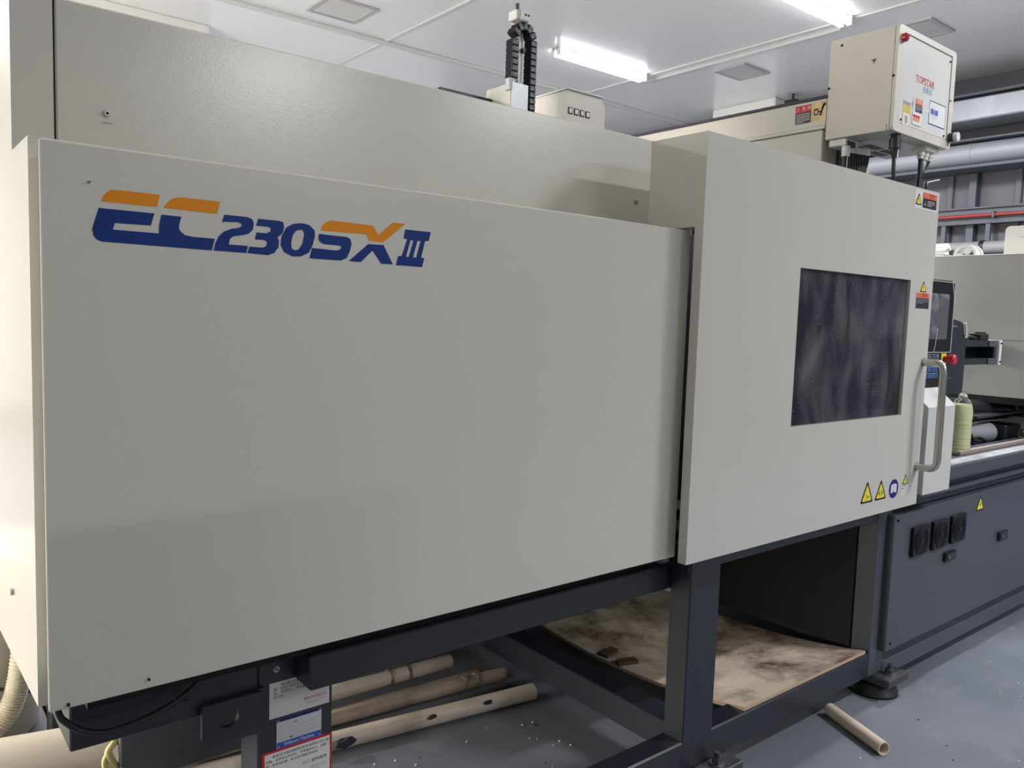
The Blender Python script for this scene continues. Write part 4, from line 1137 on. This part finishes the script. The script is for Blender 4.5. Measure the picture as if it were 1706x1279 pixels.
# ------------------------------------------------------------------ bottle on the bed
BX, BY, BZ = 4.063, 1.612, 0.906
bt = thing('plastic_bottle', 'open clear plastic bottle of cloudy yellow-green liquid on the machine bed', 'bottle', (BX, BY, BZ))
prof = [(0.0, 0.0), (0.042, 0.0), (0.0475, 0.006)]
for i in range(9):
    z = 0.014 + i * 0.0165
    prof += [(0.0475, z), (0.0475, z + 0.008), (0.0445, z + 0.0125)]
prof += [(0.0475, 0.170), (0.0480, 0.200), (0.0440, 0.230), (0.0340, 0.255), (0.0215, 0.270), (0.0155, 0.277)]
outer = prof + [(0.0155, 0.281), (0.0190, 0.281), (0.0190, 0.285), (0.0145, 0.285), (0.0145, 0.302), (0.0130, 0.302), (0.0130, 0.285)]
m = MB(); m.lathe(outer, (BX, BY, BZ), BOTTLE, 32); m.build('bottle_shell', bt)
liq = [(max(0, r - 0.0014), max(z, 0.0016)) for r, z in prof if z < 0.24] + [(0.0400, 0.238), (0.0, 0.238)]
m = MB(); m.lathe(liq, (BX, BY, BZ), LIQUID, 32); m.build('liquid', bt)
m = MB(); m.cyl((BX, BY, BZ + 0.277), (BX, BY, BZ + 0.283), 0.0195, WPL, n=24); m.build('neck_ring', bt)

# ------------------------------------------------------------------ plywood sheet sagging in the frame bay
X0, X1, Y0, Y1 = 2.268, 3.075, 1.508, 2.86
def ply_z(u, v):
    # front and back edges on the base beams, sagging between
    return 0.197 - 0.288 * v * (1 - v)
nx, ny = 10, 22
m = MB()
th = 0.013
vs_, fs_ = [], []
for s_ in (0, 1):
    for j in range(ny + 1):
        for i in range(nx + 1):
            u, v = i / nx, j / ny
            vs_.append((X0 + (X1 - X0) * u - 0.005 * v, Y0 + (Y1 - Y0) * v, ply_z(u, v) + th * (1 - s_)))
N = (nx + 1) * (ny + 1)
for j in range(ny):
    for i in range(nx):
        a = j * (nx + 1) + i
        fs_.append([a, a + 1, a + nx + 2, a + nx + 1])
m.add(vs_, fs_, WOOD, True)
m.add(vs_, [[N + f[0], N + f[3], N + f[2], N + f[1]] for f in fs_], WOODE, True)
ed = []
for i in range(nx):
    ed.append([i, N + i, N + i + 1, i + 1]); b_ = ny * (nx + 1) + i; ed.append([b_, b_ + 1, N + b_ + 1, N + b_])
for j in range(ny):
    a = j * (nx + 1); ed.append([a, a + nx + 1, N + a + nx + 1, N + a]); b_ = a + nx; ed.append([b_, N + b_, N + b_ + nx + 1, b_ + nx + 1])
m.add(vs_, ed, WOODE)
ply = tag(m.build('plywood_sheet'), 'stained sagging plywood sheet lying in the frame bay under the gate', 'plywood')
for (u, v, a, lb) in ((2.318, 2.190, 0.30, 'small dark brown scrap piece on the plywood, farther from the post'), (2.312, 2.085, -0.25, 'small dark brown scrap piece on the plywood, nearer the post')):
    x, y = u, v
    z = ply_z(0, (y - Y0) / (Y1 - Y0)) + th + 0.001
    ca, sa = math.cos(a), math.sin(a)
    m = MB(); pts = [(-0.045, -0.018), (0.04, -0.024), (0.046, 0.016), (-0.038, 0.02)]
    m.prism([(x + p[0] * ca - p[1] * sa, y + p[0] * sa + p[1] * ca) for p in pts], z, z + 0.013, 'z', SCRAP)
    tag(m.build('scrap_piece'), lb, 'scrap', 'scrap on the plywood')

# ------------------------------------------------------------------ pipes, hose and oddments on the floor
m = MB(); m.pipe((2.745, 1.255, 0.0245), (2.856, 1.524, 0.0245), 0.0245, 0.0205, TUBEM)
tag(m.build('cut_pipe'), 'short beige cut pipe lying alone on the grey floor', 'pipe')
def floor_pipe(a, b, r, material, label, caps=()):
    t = thing('pvc_pipe', label, 'pipe', ((a[0] + b[0]) / 2, (a[1] + b[1]) / 2, 0), 'cream pipes under the machine')
    m = MB(); m.pipe(a, b, r, r * 0.85, material); m.build('pipe_body', t)
    A, B = Vector(a), Vector(b)
    for f_ in caps:
        p_ = A.lerp(B, f_); q_ = A.lerp(B, f_ + 0.014)
        m = MB(); m.cyl(p_, q_, r * 1.12, RUST, n=20); m.build('pipe_collar', t)
    return t
floor_pipe((0.55, 2.49, 0.031), (2.00, 2.285, 0.031), 0.031, PVC, 'clean cream pipe on the floor, foremost of those under the machine')
floor_pipe((0.55, 2.50, 0.090), (1.97, 2.435, 0.055), 0.026, PVC_D, 'dull dirty pipe lying just behind the clean cream one', (0.86, 0.90))
floor_pipe((0.80, 2.58, 0.030), (1.90, 2.52, 0.030), 0.028, PVC_D, 'brown stained pipe lying low between the other floor pipes')
floor_pipe((0.80, 2.61, 0.098), (1.80, 2.575, 0.098), 0.028, PVC, 'pale mottled pipe at the back of the floor pipes', (0.72, 0.80))
for (x, y, s_) in ((1.22, 2.34, 1.0), (1.55, 2.315, 0.5), (1.78, 2.287, 0.5)):
    m = MB(); bm_ = bmesh.new(); bmesh.ops.create_icosphere(bm_, subdivisions=2, radius=1.0)
    rg = random.Random(int(x * 100))
    for v_ in bm_.verts:
        k_ = rg.uniform(0.75, 1.15)
        v_.co = Vector((x + v_.co.x * 0.042 * s_ * k_, y + v_.co.y * 0.012 * k_ * s_, 0.048 + v_.co.z * 0.018 * s_ * k_))
    m.bm(bm_, GRIME)
    tag(m.build('dirt_clump'), {1.0: 'dark blue-grey dirt clump on the clean cream pipe beside the notices', 0.5: 'small dark dirt clump on the clean cream pipe, %s' % ('near its middle' if x < 1.6 else 'near its far end')}[s_], 'dirt', 'dirt on the pipe')
t = thing('large_pipe', 'large cream pipe lying on the floor below the end tray of the machine', 'pipe', (0.4, 2.7, 0))
m = MB(); m.pipe((-0.6, 2.95, 0.085), (0.66, 2.66, 0.085), 0.085, 0.078, BIGPIPE, 36); m.build('pipe_body', t)
m = MB(); m.tube([(0.44, 2.655, 0.045), (0.56, 2.63, 0.052), (0.64, 2.61, 0.064)], 0.0025, GRIME, 6, 5); m.build('dirt_seam', t)
# ribbed hose hanging behind the left end
m = MB()
hp = [(0.39, 2.93, 0.66), (0.372, 2.925, 0.46), (0.362, 2.925, 0.36), (0.350, 2.925, 0.27), (0.330, 2.922, 0.20), (0.295, 2.918, 0.145), (0.22, 2.908, 0.105), (0.05, 2.94, 0.09), (-0.3, 3.02, 0.08)]
m.tube(hp, 0.032, HOSEM, 20, 15, rfun=lambda i: 0.0350 if i % 2 else 0.0285); m.sm = [False] * len(m.sm)
tag(m.build('ribbed_hose'), 'cream ribbed hose curving down behind the bright end plate', 'hose')
PVC_L = mat('pale_drum_plastic', (0.70, 0.63, 0.54), 0.5)
# curved tank shell behind the hose
t = thing('storage_drum', 'pale beige curved drum on the floor behind the ribbed hose', 'drum', (0.21, 3.225, 0))
m = MB(); m.lathe([(0.0, 0.0), (0.22, 0.0), (0.235, 0.02), (0.25, 0.20), (0.262, 0.45), (0.262, 0.62), (0.25, 0.65), (0.0, 0.66)], (0.21, 3.225, 0.0), PVC_L, 48); m.build('drum_body', t)
m = MB(); m.lathe([(0.262, 0.50), (0.269, 0.505), (0.269, 0.525), (0.262, 0.53)], (0.21, 3.225, 0.0), PVC_L, 48); m.build('drum_band', t)
m = MB(); m.tube([(0.10, 2.93, 0.275), (0.22, 2.945, 0.262), (0.33, 2.955, 0.235), (0.40, 2.99, 0.19), (0.44, 3.02, 0.10), (0.46, 3.04, 0.008)], 0.006, RUBBER, 8, 6)
tag(m.build('grey_wire'), 'dark wire in front of the drum beside the ribbed hose', 'wire')
m = MB()
m.tube([(0.437, 1.985, 0.475), (0.425, 1.972, 0.468), (0.412, 1.97, 0.452), (0.418, 1.965, 0.43), (0.428, 1.97, 0.405), (0.420, 1.97, 0.38)], 0.0085, YCLOTH, 8, 6)
m.tube([(0.414, 1.97, 0.452), (0.404, 1.968, 0.432), (0.408, 1.97, 0.405)], 0.007, YCLOTH, 8, 5)
P('yellow_tie', m)
# pellets and crumbs on the floor
rp = random.Random(11)
m = MB()
sp = [(3.11, 1.30), (3.62, 1.20), (3.9, 1.05), (3.75, 1.15), (3.55, 0.98), (3.35, 1.02), (3.1, 0.95), (3.0, 1.15), (2.62, 0.98), (4.3, 1.28), (4.5, 1.2), (4.4, 1.05)]
sp += [(rp.uniform(2.4, 5.2), rp.uniform(0.75, 1.42)) for _ in range(26)] + [(rp.uniform(1.2, 1.9), rp.uniform(1.75, 2.24)) for _ in range(40)]
for (x, y) in sp:
    r = rp.uniform(0.0016, 0.0034)
    m.box(x - r, x + r, y - r, y + r, 0.0, r * 1.6, SPECK if rp.random() < 0.75 else BLK, r * 0.5)
tag(m.build('plastic_pellets'), 'scattered plastic pellets and crumbs on the grey floor', 'pellets', kind='stuff')
